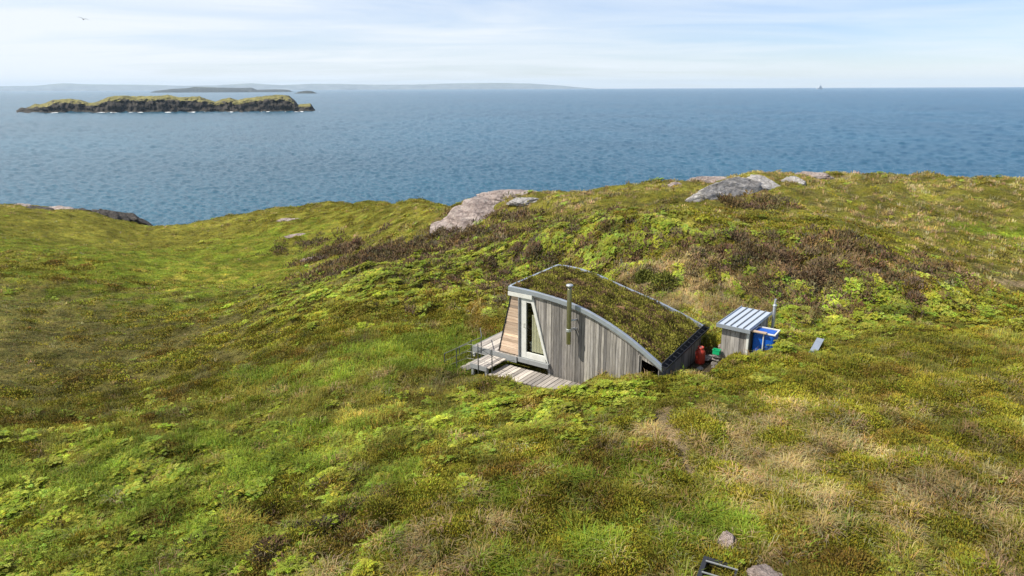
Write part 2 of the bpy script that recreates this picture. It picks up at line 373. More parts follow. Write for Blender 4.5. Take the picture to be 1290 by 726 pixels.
M['rope'] = mat_plain('grey_wire', (.15, .15, .14), .5, .5, .2)
M['rock_pink'] = mat_rock('pink_gneiss', (.25, .195, .175), (.50, .405, .365), (.68, .59, .54))
M['boulder'] = mat_rock('pale_pink_boulder', (.40, .31, .27), (.66, .53, .47), (.80, .69, .63), (.66, .60, .52), 2.5)
M['rail'] = mat_plain('dark_steel_rail', (.10, .105, .105), .5, .4, .4, 5)
M['rock_grey'] = mat_rock('grey_gneiss', (.34, .315, .295), (.60, .565, .535), (.76, .73, .70))
M['rock_dark'] = mat_rock('dark_sea_rock', (.03, .028, .026), (.08, .072, .065), (.17, .15, .13), (.22, .2, .16))
M['stone'] = mat_rock('pale_stone', (.34, .30, .27), (.52, .47, .43), (.64, .60, .56), scale=4)
def mat_glass():
    m, nt, out = new_mat('window_glass')
    g = N(nt, 'ShaderNodeBsdfGlossy', Roughness=.02); t = nt.nodes.new('ShaderNodeBsdfTransparent'); t.inputs[0].default_value = (.86, .88, .86, 1)
    f = N(nt, 'ShaderNodeFresnel', IOR=1.5); gg = nt.nodes.new('ShaderNodeNewGeometry'); nt.links.new(math_(nt, 'SUBTRACT', 1.5, math_(nt, 'MULTIPLY', gg.outputs['Backfacing'], .8333)), f.inputs[0]); mx = nt.nodes.new('ShaderNodeMixShader')
    nt.links.new(f.outputs[0], mx.inputs[0]); nt.links.new(t.outputs[0], mx.inputs[1]); nt.links.new(g.outputs[0], mx.inputs[2]); nt.links.new(mx.outputs[0], out.inputs[0]); return m
M['glass'] = mat_glass()

# ------------------------------------------------------------------ ground sheet
def ground():
    front = np.radians(np.linspace(-50, 50, 820)); back = np.radians(np.linspace(50, 310, 110))[1:-1]
    az = np.concatenate([front, back])
    r = np.concatenate([[.5, 2, 4, 6], np.geomspace(7.5, 120, 760), np.geomspace(122, 420, 40)])
    A_, R_ = np.meshgrid(az, r); X = R_ * np.sin(A_); Y = R_ * np.cos(A_)
    Z = zones(X.ravel(), Y.ravel()); H = height(X, Y, True, Z.reshape(X.shape + (len(KIND),)))
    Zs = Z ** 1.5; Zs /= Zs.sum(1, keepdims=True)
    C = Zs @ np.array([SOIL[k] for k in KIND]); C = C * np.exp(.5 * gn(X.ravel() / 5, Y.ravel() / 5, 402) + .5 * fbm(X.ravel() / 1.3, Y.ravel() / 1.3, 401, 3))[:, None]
    # bare rock and shingle below the vegetation line of the shore
    sh = sstep(3.2, 1.6, H.ravel() + .8 * fbm(X.ravel() / 3, Y.ravel() / 3, 9, 3))[:, None]
    C = C * (1 - sh) + np.array([.12, .105, .09]) * sh
    u, v = hut_uv(X.ravel(), Y.ravel())
    yard = (sstep(.5, 0, np.maximum(np.maximum(5.3 - u, u - 6.7), np.maximum(1.2 - v, v - 3.6))))[:, None]
    C = C * (1 - yard) + np.array([.10, .08, .06]) * yard
    V = np.stack([X.ravel(), Y.ravel(), H.ravel()], 1); nr, na = X.shape
    i = np.arange(nr - 1)[:, None] * na; j = np.arange(na)[None]; jn = (j + 1) % na
    q = np.stack([i + j, i + jn, i + na + jn, i + na + j], -1).reshape(-1, 4)[:, ::-1]
    # centre cap
    c = len(V); V = np.vstack([V, [[0, 0, float(height(np.array([.01]), np.array([.01]))[0])]]]); C = np.vstack([C, C[:1]])
    o = mesh_np('ground', V, q, M['ground'], C, True, True)
    return o
tag(ground(), 'heather, bracken and grass covered moorland running down to the sea', 'ground', kind='structure')

# ------------------------------------------------------------------ plants
def tri_rot(V, yaw, tilt=0.0):
    c, s = math.cos(yaw), math.sin(yaw); ct, st = math.cos(tilt), math.sin(tilt)
    x, y, z = V[:, 0], V[:, 1], V[:, 2]
    y, z = y * ct - z * st, y * st + z * ct
    return np.stack([x * c - y * s, x * s + y * c, z], 1)
def tpl_heather(n, rad, hgt, ln, wd, rng):
    """low hummock of short upright sprigs"""
    V = []; T = []; S = []
    for i in range(n):
        a = rng.uniform(0, 2 * np.pi); q = np.sqrt(rng.uniform(0, 1)); r = rad * q
        p = np.array([r * np.cos(a), r * np.sin(a), hgt * (1 - q ** 2) * rng.uniform(.55, 1.05)])
        d = np.array([np.cos(a) * q * .8, np.sin(a) * q * .8, .75]) + rng.normal(0, .35, 3); d /= np.linalg.norm(d)
        s = np.cross(d, rng.normal(0, 1, 3)); s /= np.linalg.norm(s)
        l = ln * rng.uniform(.6, 1.4); w = wd * rng.uniform(.7, 1.3); k = len(V)
        V += [p - s * w * .4, p + s * w * .4, p + d * l * .6 + s * w, p + d * l, p + d * l * .6 - s * w]
        T += [(k, k + 1, k + 2), (k, k + 2, k + 4), (k + 4, k + 2, k + 3)]
        S += [rng.uniform(.75, 1.3)] * 5
    return np.array(V), np.array(T), np.array(S)
def tpl_grass(n, ln, wd, spread, bend, rng):
    V = []; T = []; S = []
    lean = rng.normal(0, .15, 2)
    for i in range(n):
        a = rng.uniform(0, 2 * np.pi); r = spread * np.sqrt(rng.uniform())
        p = np.array([r * np.cos(a), r * np.sin(a), -.03]); o = np.array([np.cos(a), np.sin(a), 0]) * rng.uniform(.2, 1) * bend
        o[:2] += lean; l = ln * rng.uniform(.55, 1.25)
        s = np.array([-np.sin(a), np.cos(a), 0]) * wd * .5; k = len(V)
        m = p + o * l * .35 + np.array([0, 0, l * .62]); t = p + o * l * 1.0 + np.array([0, 0, l * (.95 - .35 * bend)])
        V += [p - s, p + s, m + s * .8, m - s * .8, t]
        T += [(k, k + 1, k + 2), (k, k + 2, k + 3), (k + 3, k + 2, k + 4)]; S += [rng.uniform(.8, 1.25)] * 5
    return np.array(V), np.array(T), np.array(S)
def tpl_bracken(nf, ln, pairs, rng):
    """several arching fronds, each a midrib with tapering side leaflets"""
    V = []; T = []; S = []
    for f_ in range(nf):
        a = 2 * np.pi * f_ / nf + rng.uniform(-.5, .5); L = ln * rng.uniform(.7, 1.2); up = rng.uniform(.5, .95)
        out = np.array([np.cos(a), np.sin(a), 0]); sd = np.array([-np.sin(a), np.cos(a), 0]); tone = rng.uniform(.8, 1.2)
        def P(t): return out * (L * (.12 + .88 * t) * .85) + np.array([0, 0, L * (.18 + up * (t * 1.25 - t * t * .95))])
        for i in range(pairs):
            t = (i + .6) / pairs * .96; p = P(t); d = P(min(1, t + .06)) - P(t); d /= np.linalg.norm(d)
            l = L * .42 * (1 - t) ** .8 * min(1, .55 + t * 2.5) + .02; w = L / pairs * .44
            for sg in (-1, 1):
                e = sd * sg + d * .35 + np.array([0, 0, rng.uniform(-.35, .12)]); e /= np.linalg.norm(e); k = len(V)
                V += [p, p + e * l * .45 + d * w, p + e * l, p + e * l * .4 - d * w]
                T += [(k, k + 1, k + 2), (k, k + 2, k + 3)]; S += [tone * rng.uniform(.88, 1.12)] * 4
        k = len(V); q0 = np.array([0, 0, -.05]); q1 = P(.5); q2 = P(1.0); w = sd * .009
        V += [q0 - w, q0 + w, q1 + w, q1 - w, q2]; T += [(k, k + 1, k + 2), (k, k + 2, k + 3), (k + 3, k + 2, k + 4)]; S += [tone * .8] * 5
    return np.array(V), np.array(T), np.array(S)

def scatter(name, tpls, X, Y, Zp, scale, tint, mat, label, cat, rng, gx, gy, zs=None):
    """one mesh of many plants; each plant leans with the slope it grows on"""
    n = len(X); pick = rng.integers(0, len(tpls), n); yaw = rng.uniform(0, 2 * np.pi, n); Vs = []; Ts = []; Cs = []; base = 0
    for t, (V, T, S) in enumerate(tpls):
        I = np.where(pick == t)[0]
        if not len(I): continue
        c, s = np.cos(yaw[I])[:, None], np.sin(yaw[I])[:, None]; k = scale[I][:, None]
        x = (V[:, 0] * c - V[:, 1] * s) * k; y = (V[:, 0] * s + V[:, 1] * c) * k
        z = V[:, 2] * k * (1 if zs is None else zs[I][:, None]) + gx[I][:, None] * x + gy[I][:, None] * y
        P = np.stack([x + X[I][:, None], y + Y[I][:, None], z + Zp[I][:, None]], -1).reshape(-1, 3)
        C = (tint[I][:, None, :] * S[None, :, None]).reshape(-1, 3)
        Tt = (T[None] + (np.arange(len(I)) * len(V))[:, None, None] + base).reshape(-1, 3)
        Vs.append(P); Ts.append(Tt); Cs.append(C); base += len(P)
    o = mesh_np(name, np.vstack(Vs), np.vstack(Ts), mat, np.vstack(Cs))
    return tag(o, label, cat, kind='stuff')

def plant_points(n, r0, r1, rng, power=1.0):
    """random points over the land in view and a margin either side; denser near"""
    az = np.radians(rng.uniform(-46, 46, n)); t = rng.uniform(0, 1, n)
    r = (r0 ** (2 - 2 * power + 1e-6) + t * (r1 ** (2 - 2 * power + 1e-6) - r0 ** (2 - 2 * power + 1e-6))) ** (1 / (2 - 2 * power + 1e-6))
    return r * np.sin(az), r * np.cos(az), r

ROCKS = []   # (x, y, radius) kept clear of plants
def rock_clear(x, y):
    k = np.ones(len(x), bool)
    for (cx, cy, a, b, yaw) in ROCKS:
        dx, dy = x - cx, y - cy; c, s = math.cos(yaw), math.sin(yaw)
        k &= ((dx * c + dy * s) / a) ** 2 + ((-dx * s + dy * c) / b) ** 2 > 1
    return k
FRAME_AT = atY(905, 722, 9.75)
PATH = [unproj(*q)[:2] for q in ((832, 516), (839, 530), (848, 548), (860, 567), (866, 588), (869, 606))]
def built_clear(x, y):
    u, v = hut_uv(x, y)
    hut = (u > -.7) & (u < 5.75) & (v > .0) & (v < 3.95)
    deck = ((u > -1.6) & (u < .2) & (v > -.1) & (v < 3.2)) | ((u > -.9) & (u < 2.95) & (v > -1.6) & (v < .1))
    yard = (u > 5.2) & (u < 6.75) & (v > 1.1) & (v < 3.9)
    shed = (u > 6.25) & (u < 7.35) & (v > 2.75) & (v < 4.3)
    fx, fy = x - FRAME_AT[0], y - FRAME_AT[1]; frame = (fx > -.36) & (fx < .16) & (np.abs(fy) < .48)
    path = np.zeros(len(x), bool)
    for a, b in zip(PATH[:-1], PATH[1:]):
        d = b - a; t = np.clip(((x - a[0]) * d[0] + (y - a[1]) * d[1]) / (d @ d), 0, 1)
        path |= np.hypot(x - a[0] - t * d[0], y - a[1] - t * d[1]) < .13 + .09 * gn(x * 1.7, y * 1.7, 55)
    return ~(hut | deck | yard | shed | frame | path)

def vegetation():
    rng = np.random.default_rng(5)
    n = 340000
    X, Y, R = plant_points(n, 8.5, 118, rng, .80)
    Hb = base_h(X, Y); k = (Hb > 2.5) & built_clear(X, Y) & rock_clear(X, Y); X, Y, R = X[k], Y[k], R[k]
    Z = zones(X, Y); P = height(X, Y, True, Z)
    e = .25; gx = (height(X + e, Y, False) - height(X - e, Y, False)) / (2 * e); gy = (height(X, Y + e, False) - height(X, Y - e, False)) / (2 * e)
    gx = np.clip(gx, -.8, .8); gy = np.clip(gy, -.8, .8)
    cum = np.cumsum(Z ** 2.2 / (Z ** 2.2).sum(1, keepdims=True), 1); ch = (rng.uniform(size=len(X))[:, None] > cum).sum(1).clip(0, len(KIND) - 1)
    tint = np.array([COLOR[q] for q in KIND])[ch]
    # each plant its own shade; patches drift a little in hue
    tint = tint * (rng.uniform(.82, 1.2, len(X)) * np.exp(.75 * fbm(X / 1.3, Y / 1.3, 401, 3) + .5 * gn(X / 5, Y / 5, 402)))[:, None] * np.stack([1 + .13 * rng.normal(size=len(X)).clip(-1.5, 1.5), 1 + .1 * rng.normal(size=len(X)).clip(-1.5, 1.5), 1 + .25 * rng.normal(size=len(X)).clip(-1.5, 1.5)], 1)
    # heather turns rusty in places
    rust = (sstep(.05, .45, fbm(X / 2.1, Y / 2.1, 611, 3)) * (ch == KIND.index('heath')))[:, None]
    tint = tint * (1 - rust * (1 - np.array([.86, .64, 1.1])))
    far = np.clip(R / 30, .9, 1.5)
    is_ = lambda *q: np.isin(ch, [KIND.index(z_) for z_ in q])
    def go(name, m, tp, sc0, sc1, mat, label, cat, boost=None, flat=None):
        I = np.where(m)[0]; zs = None if flat is None else np.full(len(X), flat)[I]; s = rng.uniform(sc0, sc1, len(I)) * (far[I] if boost is None else boost[I])
        scatter(name, tp, X[I], Y[I], P[I], s, tint[I], mat, label, cat, rng, gx[I], gy[I], zs)
    hb = [tpl_heather(40, .24, .24, .11, .016, rng) for _ in range(4)]; hv = [tpl_heather(62, .24, .13, .052, .0095, rng) for _ in range(5)]; hf = [tpl_heather(16, .26, .12, .10, .022, rng) for _ in range(4)]
    nearm = R < 27
    go('heather', is_('heath') & nearm, hv, .75, 1.35, M['heath'], 'low olive green heather hummocks covering the near moor', 'heather')
    go('heather_far', is_('heath') & ~nearm, hf, .6, 1.0, M['heath'], 'olive green heather on the slopes beyond the hut', 'heather', flat=.75)
    go('brown_heather', is_('brown') & nearm, hv, .9, 1.7, M['heath'], 'dark brown leggy heather clumps close to the camera side of the hut', 'heather')
    go('brown_heather_far', is_('brown') & ~nearm, hb, .8, 1.45, M['heath'], 'dark brown heather clumps on the bank behind the hut', 'heather')
    gv = [tpl_grass(15, .30, .016, .13, .7, rng) for _ in range(5)]; gf = [tpl_grass(9, .26, .035, .2, .8, rng) for _ in range(4)]
    dv = [tpl_grass(14, .36, .013, .14, 1.0, rng) for _ in range(4)]
    thin = rng.uniform(size=len(X))
    go('moor_grass', is_('grass', 'dull') & nearm, gv, .55, 1.05, M['leaf'], 'short yellow green moor grass between the near heather', 'grass')
    go('moor_grass_far', is_('grass', 'dull') & ~nearm & (thin < .45), gf, .30, .55, M['leaf'], 'short moor grass on the far slopes and headland', 'grass', flat=.55)
    go('lush_grass', is_('lush', 'sphag') & nearm, gv, .7, 1.3, M['leaf'], 'bright green lush grass tufts in the damp hollows', 'grass')
    go('lush_grass_far', is_('lush', 'sphag') & ~nearm & (thin < .6), gf, .30, .55, M['leaf'], 'bright green wet grass in the valley towards the sea', 'grass', flat=.55)
    go('dry_grass', is_('straw') & nearm, dv, .6, 1.2, M['leaf'], 'straw coloured dry grass tufts on the near moor', 'grass')
    go('dry_grass_far', is_('straw') & ~nearm, gf, .4, .8, M['leaf'], 'pale dead bracken and dry grass on the bank and hilltop', 'grass')
    bv = [tpl_bracken(int(rng.integers(4, 7)), .31, 6, rng) for _ in range(6)]; bf = [tpl_bracken(4, .40, 4, rng) for _ in range(4)]
    go('bracken', is_('brack') & nearm & (thin < .55), bv, .55, 1.0, M['leaf'], 'bright yellow green bracken fronds around the hut and lower left', 'bracken')
    go('bracken_far', is_('brack') & ~nearm & (thin < .72), bf, .42, .80, M['leaf'], 'bracken fronds on the bank behind the hut', 'bracken')

# ------------------------------------------------------------------ rock outcrops
def rock(name, px, py, Y, size, yaw, mat, label, cat, tilt=(0, 0), seed=0, sink=.0, sub=5, rough=.22, group=None, facet=5, clear=.8):
    p = atY(px, py, Y); bm = bmesh.new(); bmesh.ops.create_icosphere(bm, subdivisions=sub, radius=1)
    V = np.array([v.co[:] for v in bm.verts]); rng = np.random.default_rng(seed)
    for i in range(facet):   # planar joints: cut the ball by random planes
        d = rng.normal(0, 1, 3); d[2] = abs(d[2]) * .7; d /= np.linalg.norm(d); h = rng.uniform(.5, .8); t = V @ d
        V -= np.outer(np.maximum(t - h, 0) * .92, d)
    n = V / np.linalg.norm(V, axis=1, keepdims=True); s = 3.0
    disp = fbm(V[:, 0] * s * .8 + V[:, 2] * 1.9, V[:, 1] * s * .8 - V[:, 2] * 2.3, seed + 3, 5, .55)
    str_ = np.abs(((V[:, 2] * 4.2 + V[:, 0] * 1.3 + .5 * disp) % 1) - .5)     # bedding ledges
    V += n * (rough * disp + .05 * str_)[:, None]
    V *= np.array(size)
    R_ = Matrix.Rotation(yaw, 3, 'Z') @ Matrix.Rotation(tilt[0], 3, 'X') @ Matrix.Rotation(tilt[1], 3, 'Y')
    V = V @ np.array(R_).T
    for v, c in zip(bm.verts, V): v.co = c
    me = bpy.data.meshes.new(name); bm.to_mesh(me); bm.free(); me.materials.append(mat)
    for q in me.polygons: q.use_smooth = True
    o = bpy.data.objects.new(name, me); COL.objects.link(o)
    g = float(height(np.array([p[0]]), np.array([p[1]]))[0])
    o.location = (p[0], p[1], g - sink); tag(o, label, cat, group)
    if clear: ROCKS.append((p[0], p[1], size[0] * clear * .85, size[1] * clear * .85, yaw))
    return o
rock('rock_outcrop', 598, 279, 47.5, (3.0, 2.6, 1.75), .35, M['rock_pink'], 'large pink sloping rock face at the left end of the hilltop', 'rock outcrop', (.25, -.35), 3, .55)
rock('rock_outcrop', 640, 248, 50, (3.2, 1.6, .6), .2, M['rock_pink'], 'flat pale rock cap on the crest above the large pink rock face', 'rock outcrop', (0, 0), 8, .1)
rock('rock_outcrop', 662, 252, 47, (1.5, .8, .3), -.2, M['rock_grey'], 'thin pale rock strip in turf right of the pink rock face', 'rock outcrop', (0, 0), 12, .1)
rock('rock_outcrop', 908, 250, 43.5, (3.3, 1.1, 1.35), .55, M['rock_grey'], 'long grey slanting rock ridge in the middle of the hilltop', 'rock outcrop', (.1, -.24), 21, .15)
rock('rock_outcrop', 958, 236, 46, (1.9, 1.0, .75), -.15, M['rock_grey'], 'rounded grey rock at the upper right end of the slanting ridge', 'rock outcrop', (0, .1), 24, .0)
rock('rock_outcrop', 1002, 229, 48, (1.0, .8, .5), .1, M['rock_grey'], 'small grey rock knob right of the slanting ridge', 'rock outcrop', (0, 0), 26, .0)
rock('rock_outcrop', 893, 224, 51, (2.4, 1.2, .36), .15, M['rock_pink'], 'flat pinkish rock shelf on the skyline left of the mossy knoll', 'rock outcrop', (0, 0), 29, .05)
rock('rock_outcrop', 853, 232, 48, (1.0, .7, .3), .1, M['rock_pink'], 'small pinkish rock patch at the left end of the skyline shelf', 'rock outcrop', (0, 0), 33, .1)
rock('rock_outcrop', 1018, 216, 53, (2.0, 1.0, .36), -.1, M['rock_pink'], 'pale rock cap at the right end of the mossy skyline knoll', 'rock outcrop', (0, 0), 36, .05)
rock('rock_outcrop', 158, 280, 95, (4.2, 2.5, 2.3), -.3, M['rock_dark'], 'black rock step at the seaward tip of the left headland', 'rock outcrop', (0, .15), 41, .7)
rock('rock_outcrop', 128, 272, 94, (4.5, 2.2, 1.5), -.3, M['rock_dark'], 'dark rock ledge just left of the black headland tip', 'rock outcrop', (0, .1), 45, .6)
rock('rock_outcrop', 100, 264, 95, (3.5, 2.0, 1.0), -.2, M['rock_dark'], 'dark rock edge along the skyline of the left headland', 'rock outcrop', (0, .1), 47, .4)
rock('rock_outcrop', 75, 265, 91, (2.6, 1.8, .6), .0, M['rock_pink'], 'pale pink bare rock patch on top of the left headland', 'rock outcrop', (0, 0), 49, .2)
rock('rock_outcrop', 26, 260, 90, (1.8, 1.2, .45), .1, M['rock_pink'], 'small pale rock patch at the far left of the headland skyline', 'rock outcrop', (0, 0), 52, .15)
rock('rock_outcrop', 42, 268, 88, (2.4, 1.4, .6), -.1, M['rock_dark'], 'low dark rock below the pale patches of the left headland', 'rock outcrop', (0, 0), 54, .3)
rock('rock_outcrop', 373, 273, 79, (2.2, 1.2, .4), .1, M['rock_pink'], 'pale rock patch highest on the green knoll right of the inlet', 'rock outcrop', (0, 0), 57, .15)
rock('rock_outcrop', 380, 289, 66, (1.7, .8, .3), .2, M['rock_pink'], 'thin pale rock strip in the middle of the green knoll', 'rock outcrop', (0, 0), 60, .12)
rock('rock_outcrop', 402, 308, 55, (1.5, .7, .28), .3, M['rock_pink'], 'pale rock above the brown heather patch on the green knoll', 'rock outcrop', (0, 0), 63, .12)
rock('boulder', 916, 686, 10.75, (.25, .32, .2), .1, M['boulder'], 'small pink boulder in grass just behind the black frame', 'boulder', (0, 0), 71, -.08, 4, .16)
rock('boulder', 973, 722, 9.65, (.42, .30, .22), -.1, M['boulder'], 'larger pink boulder at the bottom edge right of the black frame', 'boulder', (0, 0), 74, -.09, 4, .18)
vegetation()
def shrub(px, py, Y, r, h, seed, col, label):
    p = atY(px, py, Y); z = float(height(np.array([p[0]]), np.array([p[1]]))[0]); rg = np.random.default_rng(seed)
    V, T, S = tpl_heather(1500, r, h, .15, .022, rg)
    lump = 1 + .30 * gn(V[:, 0] * 3 + seed, V[:, 1] * 3, seed); V[:, 2] *= lump
    C = np.array(col)[None] * (S * (1 + .9 * gn(V[:, 0] * 4, V[:, 1] * 4, seed + 2)))[:, None]
    o = mesh_np('shrub', V, T, M['heath'], C); o.location = (p[0], p[1], z - .22)
    tag(o, label, 'shrub')
shrub(836, 356, 27.2, .72, .75, 3, (.135, .145, .026), 'large rounded dark green bush on the bank behind the hut roof')
shrub(812, 352, 28.0, .50, .50, 4, (.120, .130, .025), 'smaller dark green bush touching the left side of the large rounded bush')
shrub(1025, 352, 26.8, .75, .55, 6, (.115, .075, .040), 'broad dark brown heather bush on the bank above the shed')
shrub(975, 330, 28.3, .70, .45, 7, (.105, .070, .040), 'dark brown heather bush at the top edge of the bank behind the shed')

# ------------------------------------------------------------------ hut
hut = empty('turf_roofed_hut', (HO[0], HO[1], HZ), HANG)
tag(hut, 'small silver timber hut with curved heather roof dug into the slope', 'hut')
FR = [(0, 2.26), (1.02, 2.236), (1.876, 2.166), (2.756, 2.03), (3.608, 1.75), (4.433, 1.39), (5.107, .99), (5.60, .67)]
BK = [(-.17, 3.5, 2.24), (.55, 3.55, 2.25), (1.42, 3.6, 2.11), (2.65, 3.7, 1.74), (3.87, 3.8, 1.40), (4.75, 3.9, 1.08), (5.50, 3.97, .76)]
def fz(u): return float(np.interp(u, [p[0] for p in FR], [p[1] for p in FR]))
def bz(u): return float(np.interp(u, [p[0] for p in BK], [p[2] for p in BK]))
def bv_(u): return float(np.interp(u, [p[0] for p in BK], [p[1] for p in BK]))
def smooth_curve(fn, us):
    z = np.array([fn(u) for u in us])
    for _ in range(3): z[1:-1] = .25 * z[:-2] + .5 * z[1:-1] + .25 * z[2:]
    return z
us = np.linspace(0, 5.6, 29); FZ = smooth_curve(fz, us)
ub = np.linspace(-.17, 5.5, 29); BZ = smooth_curve(bz, ub); BV = np.array([bv_(q) for q in ub])
def topz(u): return float(np.interp(u, us, FZ))
def xdiag(z): return .95 + (2.0 - z) * .279          # sloping right jamb of the door
# front wall of vertical slats, with the sloping doorway and the low store opening cut out
fw = MB(); u = .98; i = 0
while u < 5.52:
    w = random.uniform(.085, .115); a, b = u, u + w - .011
    zt0, zt1 = topz(a) - .06, topz(b) - .06
    zb = -.62
    if a >= 4.80: zb = None
    dv = .10 + random.uniform(-.008, .008)
    if zb is None:
        l0 = .76 - (a - 4.83) * .30; l1 = .76 - (b - 4.83) * .30
        l0, l1 = min(l0, zt0 - .04), min(l1, zt1 - .04)
        poly = [(a, dv, l0), (b, dv, l1), (b, dv, zt1), (a, dv, zt0)]
    else:
        zd = 2.0 - (a - .95) / .279       # the jamb's height at this slat
        zb0 = max(zb, zd) if zd > -.2 else zb
        zd1 = 2.0 - (b - .95) / .279; zb1 = max(zb, zd1) if zd1 > -.2 else zb
        if zb0 > zt0 - .02: zb0 = zt0 - .02
        poly = [(a, dv, zb0), (b, dv, zb1), (b, dv, zt1), (a, dv, zt0)]
    fw.prism(poly, (0, .03, 0)); u += w
fw.build('front_wall', M['silver'], hut)
fb = MB()   # dark membrane behind the slats
fb.prism([(1.62, .16, -.6), (4.80, .16, -.6), (4.80, .16, .95)] + [(q, .16, topz(q) - .1) for q in np.linspace(4.7, .92, 16)], (0, .04, 0))
fb.build('wall_backing', M['dark'], hut)
bw = MB(); u = -.1
while u < 5.4:
    v0 = bv_(u) - .14; b = u + .135
    bw.prism([(u, v0, -.6), (b, v0, -.6), (b, v0, bz(b) - .08), (u, v0, bz(u) - .08)], (0, .035, 0)); u += .142
bw.build('back_wall', M['silver'], hut)
rw = MB(); v = .14
while v < 3.75:
    ue = 5.47 - .02 * v
    rw.prism([(ue, v, -.6), (ue, v + .112, -.6), (ue, v + .112, .60 + (v / 3.9) * .10), (ue, v, .60 + (v / 3.9) * .10)], (-.03, 0, 0)); v += .118
rw.build('end_wall', M['silver'], hut)
# left end wall, leaning out towards its foot
lw = MB()
for i in range(17):
    z0 = -.16 + i * .125; z1 = z0 + .118
    def ul(z): return -.47 + (z + .15) * .2525
    lw.prism([(ul(z0), .14, z0), (ul(z0), 3.4, z0), (ul(z1), 3.4, z1), (ul(z1), .14, z1)], (.035, 0, 0))
lw.build('leaning_end_wall', M['silver'], hut)
sp = MB()   # warm boards on the front, left of the door
nb_ = 20; hz = 2.10 / nb_
for i in range(nb_):
    z0 = -.15 + i * hz; z1 = z0 + hz - .006
    j = random.uniform(-.006, .006)
    sp.prism([(ul(z0) + .02, .09 + j, z0), (.385, .09 + j, z0), (.385, .09 + j, z1), (ul(z1) + .02, .09 + j, z1)], (0, .03, 0))
sp.build('side_panel', M['warm'], hut)
tr = MB(); tr.prism([(ul(-.16) - .02, .075, -.16), (ul(-.16) + .025, .075, -.16), (ul(1.97) + .025, .075, 1.97), (ul(1.97) - .02, .075, 1.97)], (0, .06, 0))
tr.build('corner_trim', M['black'], hut)
dp = MB(); dp.box(.39, .475, .03, .12, -.16, 2.0); dp.tube([(.435, .01, -.1), (.435, .01, 1.98)], .03, 8); dp.build('drain_pipe', M['grey_beam'], hut)
# door: white frame round a tapering pane
dr = empty('door', (0, 0, 0)); dr.parent = hut
fr = MB(); y0, y1 = .05, .12
fr.prism([(.48, y0, -.16), (.70, y0, -.16), (.70, y0, 2.03), (.48, y0, 2.03)], (0, y1 - y0, 0))
fr.prism([(.702, y0 + .003, 1.83), (.955, y0 + .003, 1.83), (.952, y0 + .003, 2.03), (.702, y0 + .003, 2.03)], (0, y1 - y0 - .004, 0))
fr.prism([(.702, y0 + .003, -.16), (1.50, y0 + .003, -.16), (1.44, y0 + .003, .06), (.702, y0 + .003, .06)], (0, y1 - y0 - .004, 0))
fr.prism([(.905, y0 - .004, 1.828), (.965, y0 - .004, 2.05), (1.60, y0 - .004, -.22), (1.455, y0 - .004, -.01)], (0, y1 - y0 + .01, 0))
fr.build('door_frame', M['white_wood'], dr, bevel=.006)
gl = MB(); gl.prism([(.70, .085, .05), (1.42, .085, .05), (.90, .085, 1.84), (.70, .085, 1.84)], (0, .008, 0)); gl.build('glass', M['glass'], dr)
hd = MB(); hd.tube([(.66, .05, .95), (.66, -.01, .95), (.66, -.01, 1.08), (.66, .05, 1.08)], .01, 6); hd.build('handle', M['steel'], dr)
cu = MB()
for k in range(8):
    a = .92 + k * .06; cu.tube([(a, .145 + .012 * (k % 2), .10), (a, .145 + .012 * (k % 2), 1.40)], .034, 6)
cu.build('curtain', M['cream'], hut)
sh_ = MB(); sh_.box(.74, 1.5, .2, .5, .34, .38); sh_.box(.76, .80, .25, .5, -.1, .34); sh_.build('interior_shelf', M['white_wood'], hut)
io = MB(); io.box(-.2, 4.7, .2, 3.2, -.2, -.14); io.build('interior_floor', M['brownint'], hut)
iw = MB(); iw.box(.3, 3.6, 1.5, 1.54, -.14, 1.8); iw.build('interior_wall', M['brownint'], hut)
bb = MB(); bb.box(.39, 1.64, -.03, .085, -.33, -.165); bb.build('base_beam', M['grey_beam'], hut, bevel=.01)
# roof: curved deck, thick turf, metal edge on three sides, gutter on the low side
rd = MB()
for i in range(len(us) - 1):
    a0, a1 = (us[i], .03, FZ[i] - .16), (us[i + 1], .03, FZ[i + 1] - .16)
    b0, b1 = (ub[i], BV[i] - .03, BZ[i] - .16), (ub[i + 1], BV[i + 1] - .03, BZ[i + 1] - .16)
    rd.prism([a0, a1, b1, b0], (0, 0, .08))
roof = rd.build('roof', M['silver'], hut)
def edge(name, P, wid, dz0, dz1, mat, out):
    m = MB(); n = len(P); vs = []
    for p in P:
        p = Vector(p); o = Vector(out)
        vs += [p + Vector((0, 0, dz0)), p + Vector((0, 0, dz1)), p + o * wid + Vector((0, 0, dz1)), p + o * wid + Vector((0, 0, dz0))]
    fs = []
    for i in range(n - 1):
        for k in range(4): fs.append((i * 4 + k, i * 4 + (k + 1) % 4, (i + 1) * 4 + (k + 1) % 4, (i + 1) * 4 + k))
    fs += [(3, 2, 1, 0), tuple((n - 1) * 4 + k for k in range(4))]
    m.add(vs, fs); o = m.build(name, mat, roof)
    o.data.update(); bmx = bmesh.new(); bmx.from_mesh(o.data); bmesh.ops.recalc_face_normals(bmx, faces=bmx.faces); bmx.to_mesh(o.data); bmx.free()
    b = o.modifiers.new('bevel', 'BEVEL'); b.width = .008; b.segments = 2; b.limit_method = 'ANGLE'
    return o
edge('edge_trim', [(us[i], .0, FZ[i]) for i in range(len(us))], .12, -.115, .04, M['zinc'], (0, 1, 0))
edge('edge_trim', [(ub[i], BV[i], BZ[i]) for i in range(len(ub))], .11, -.13, .055, M['zinc'], (0, -1, 0))
edge('edge_trim', [(-.02 - .16 * t, .1 + 3.32 * t, 2.262 + (2.242 - 2.262) * t) for t in np.linspace(0, 1, 8)], .10, -.15, .05, M['zinc'], (1, 0, 0))
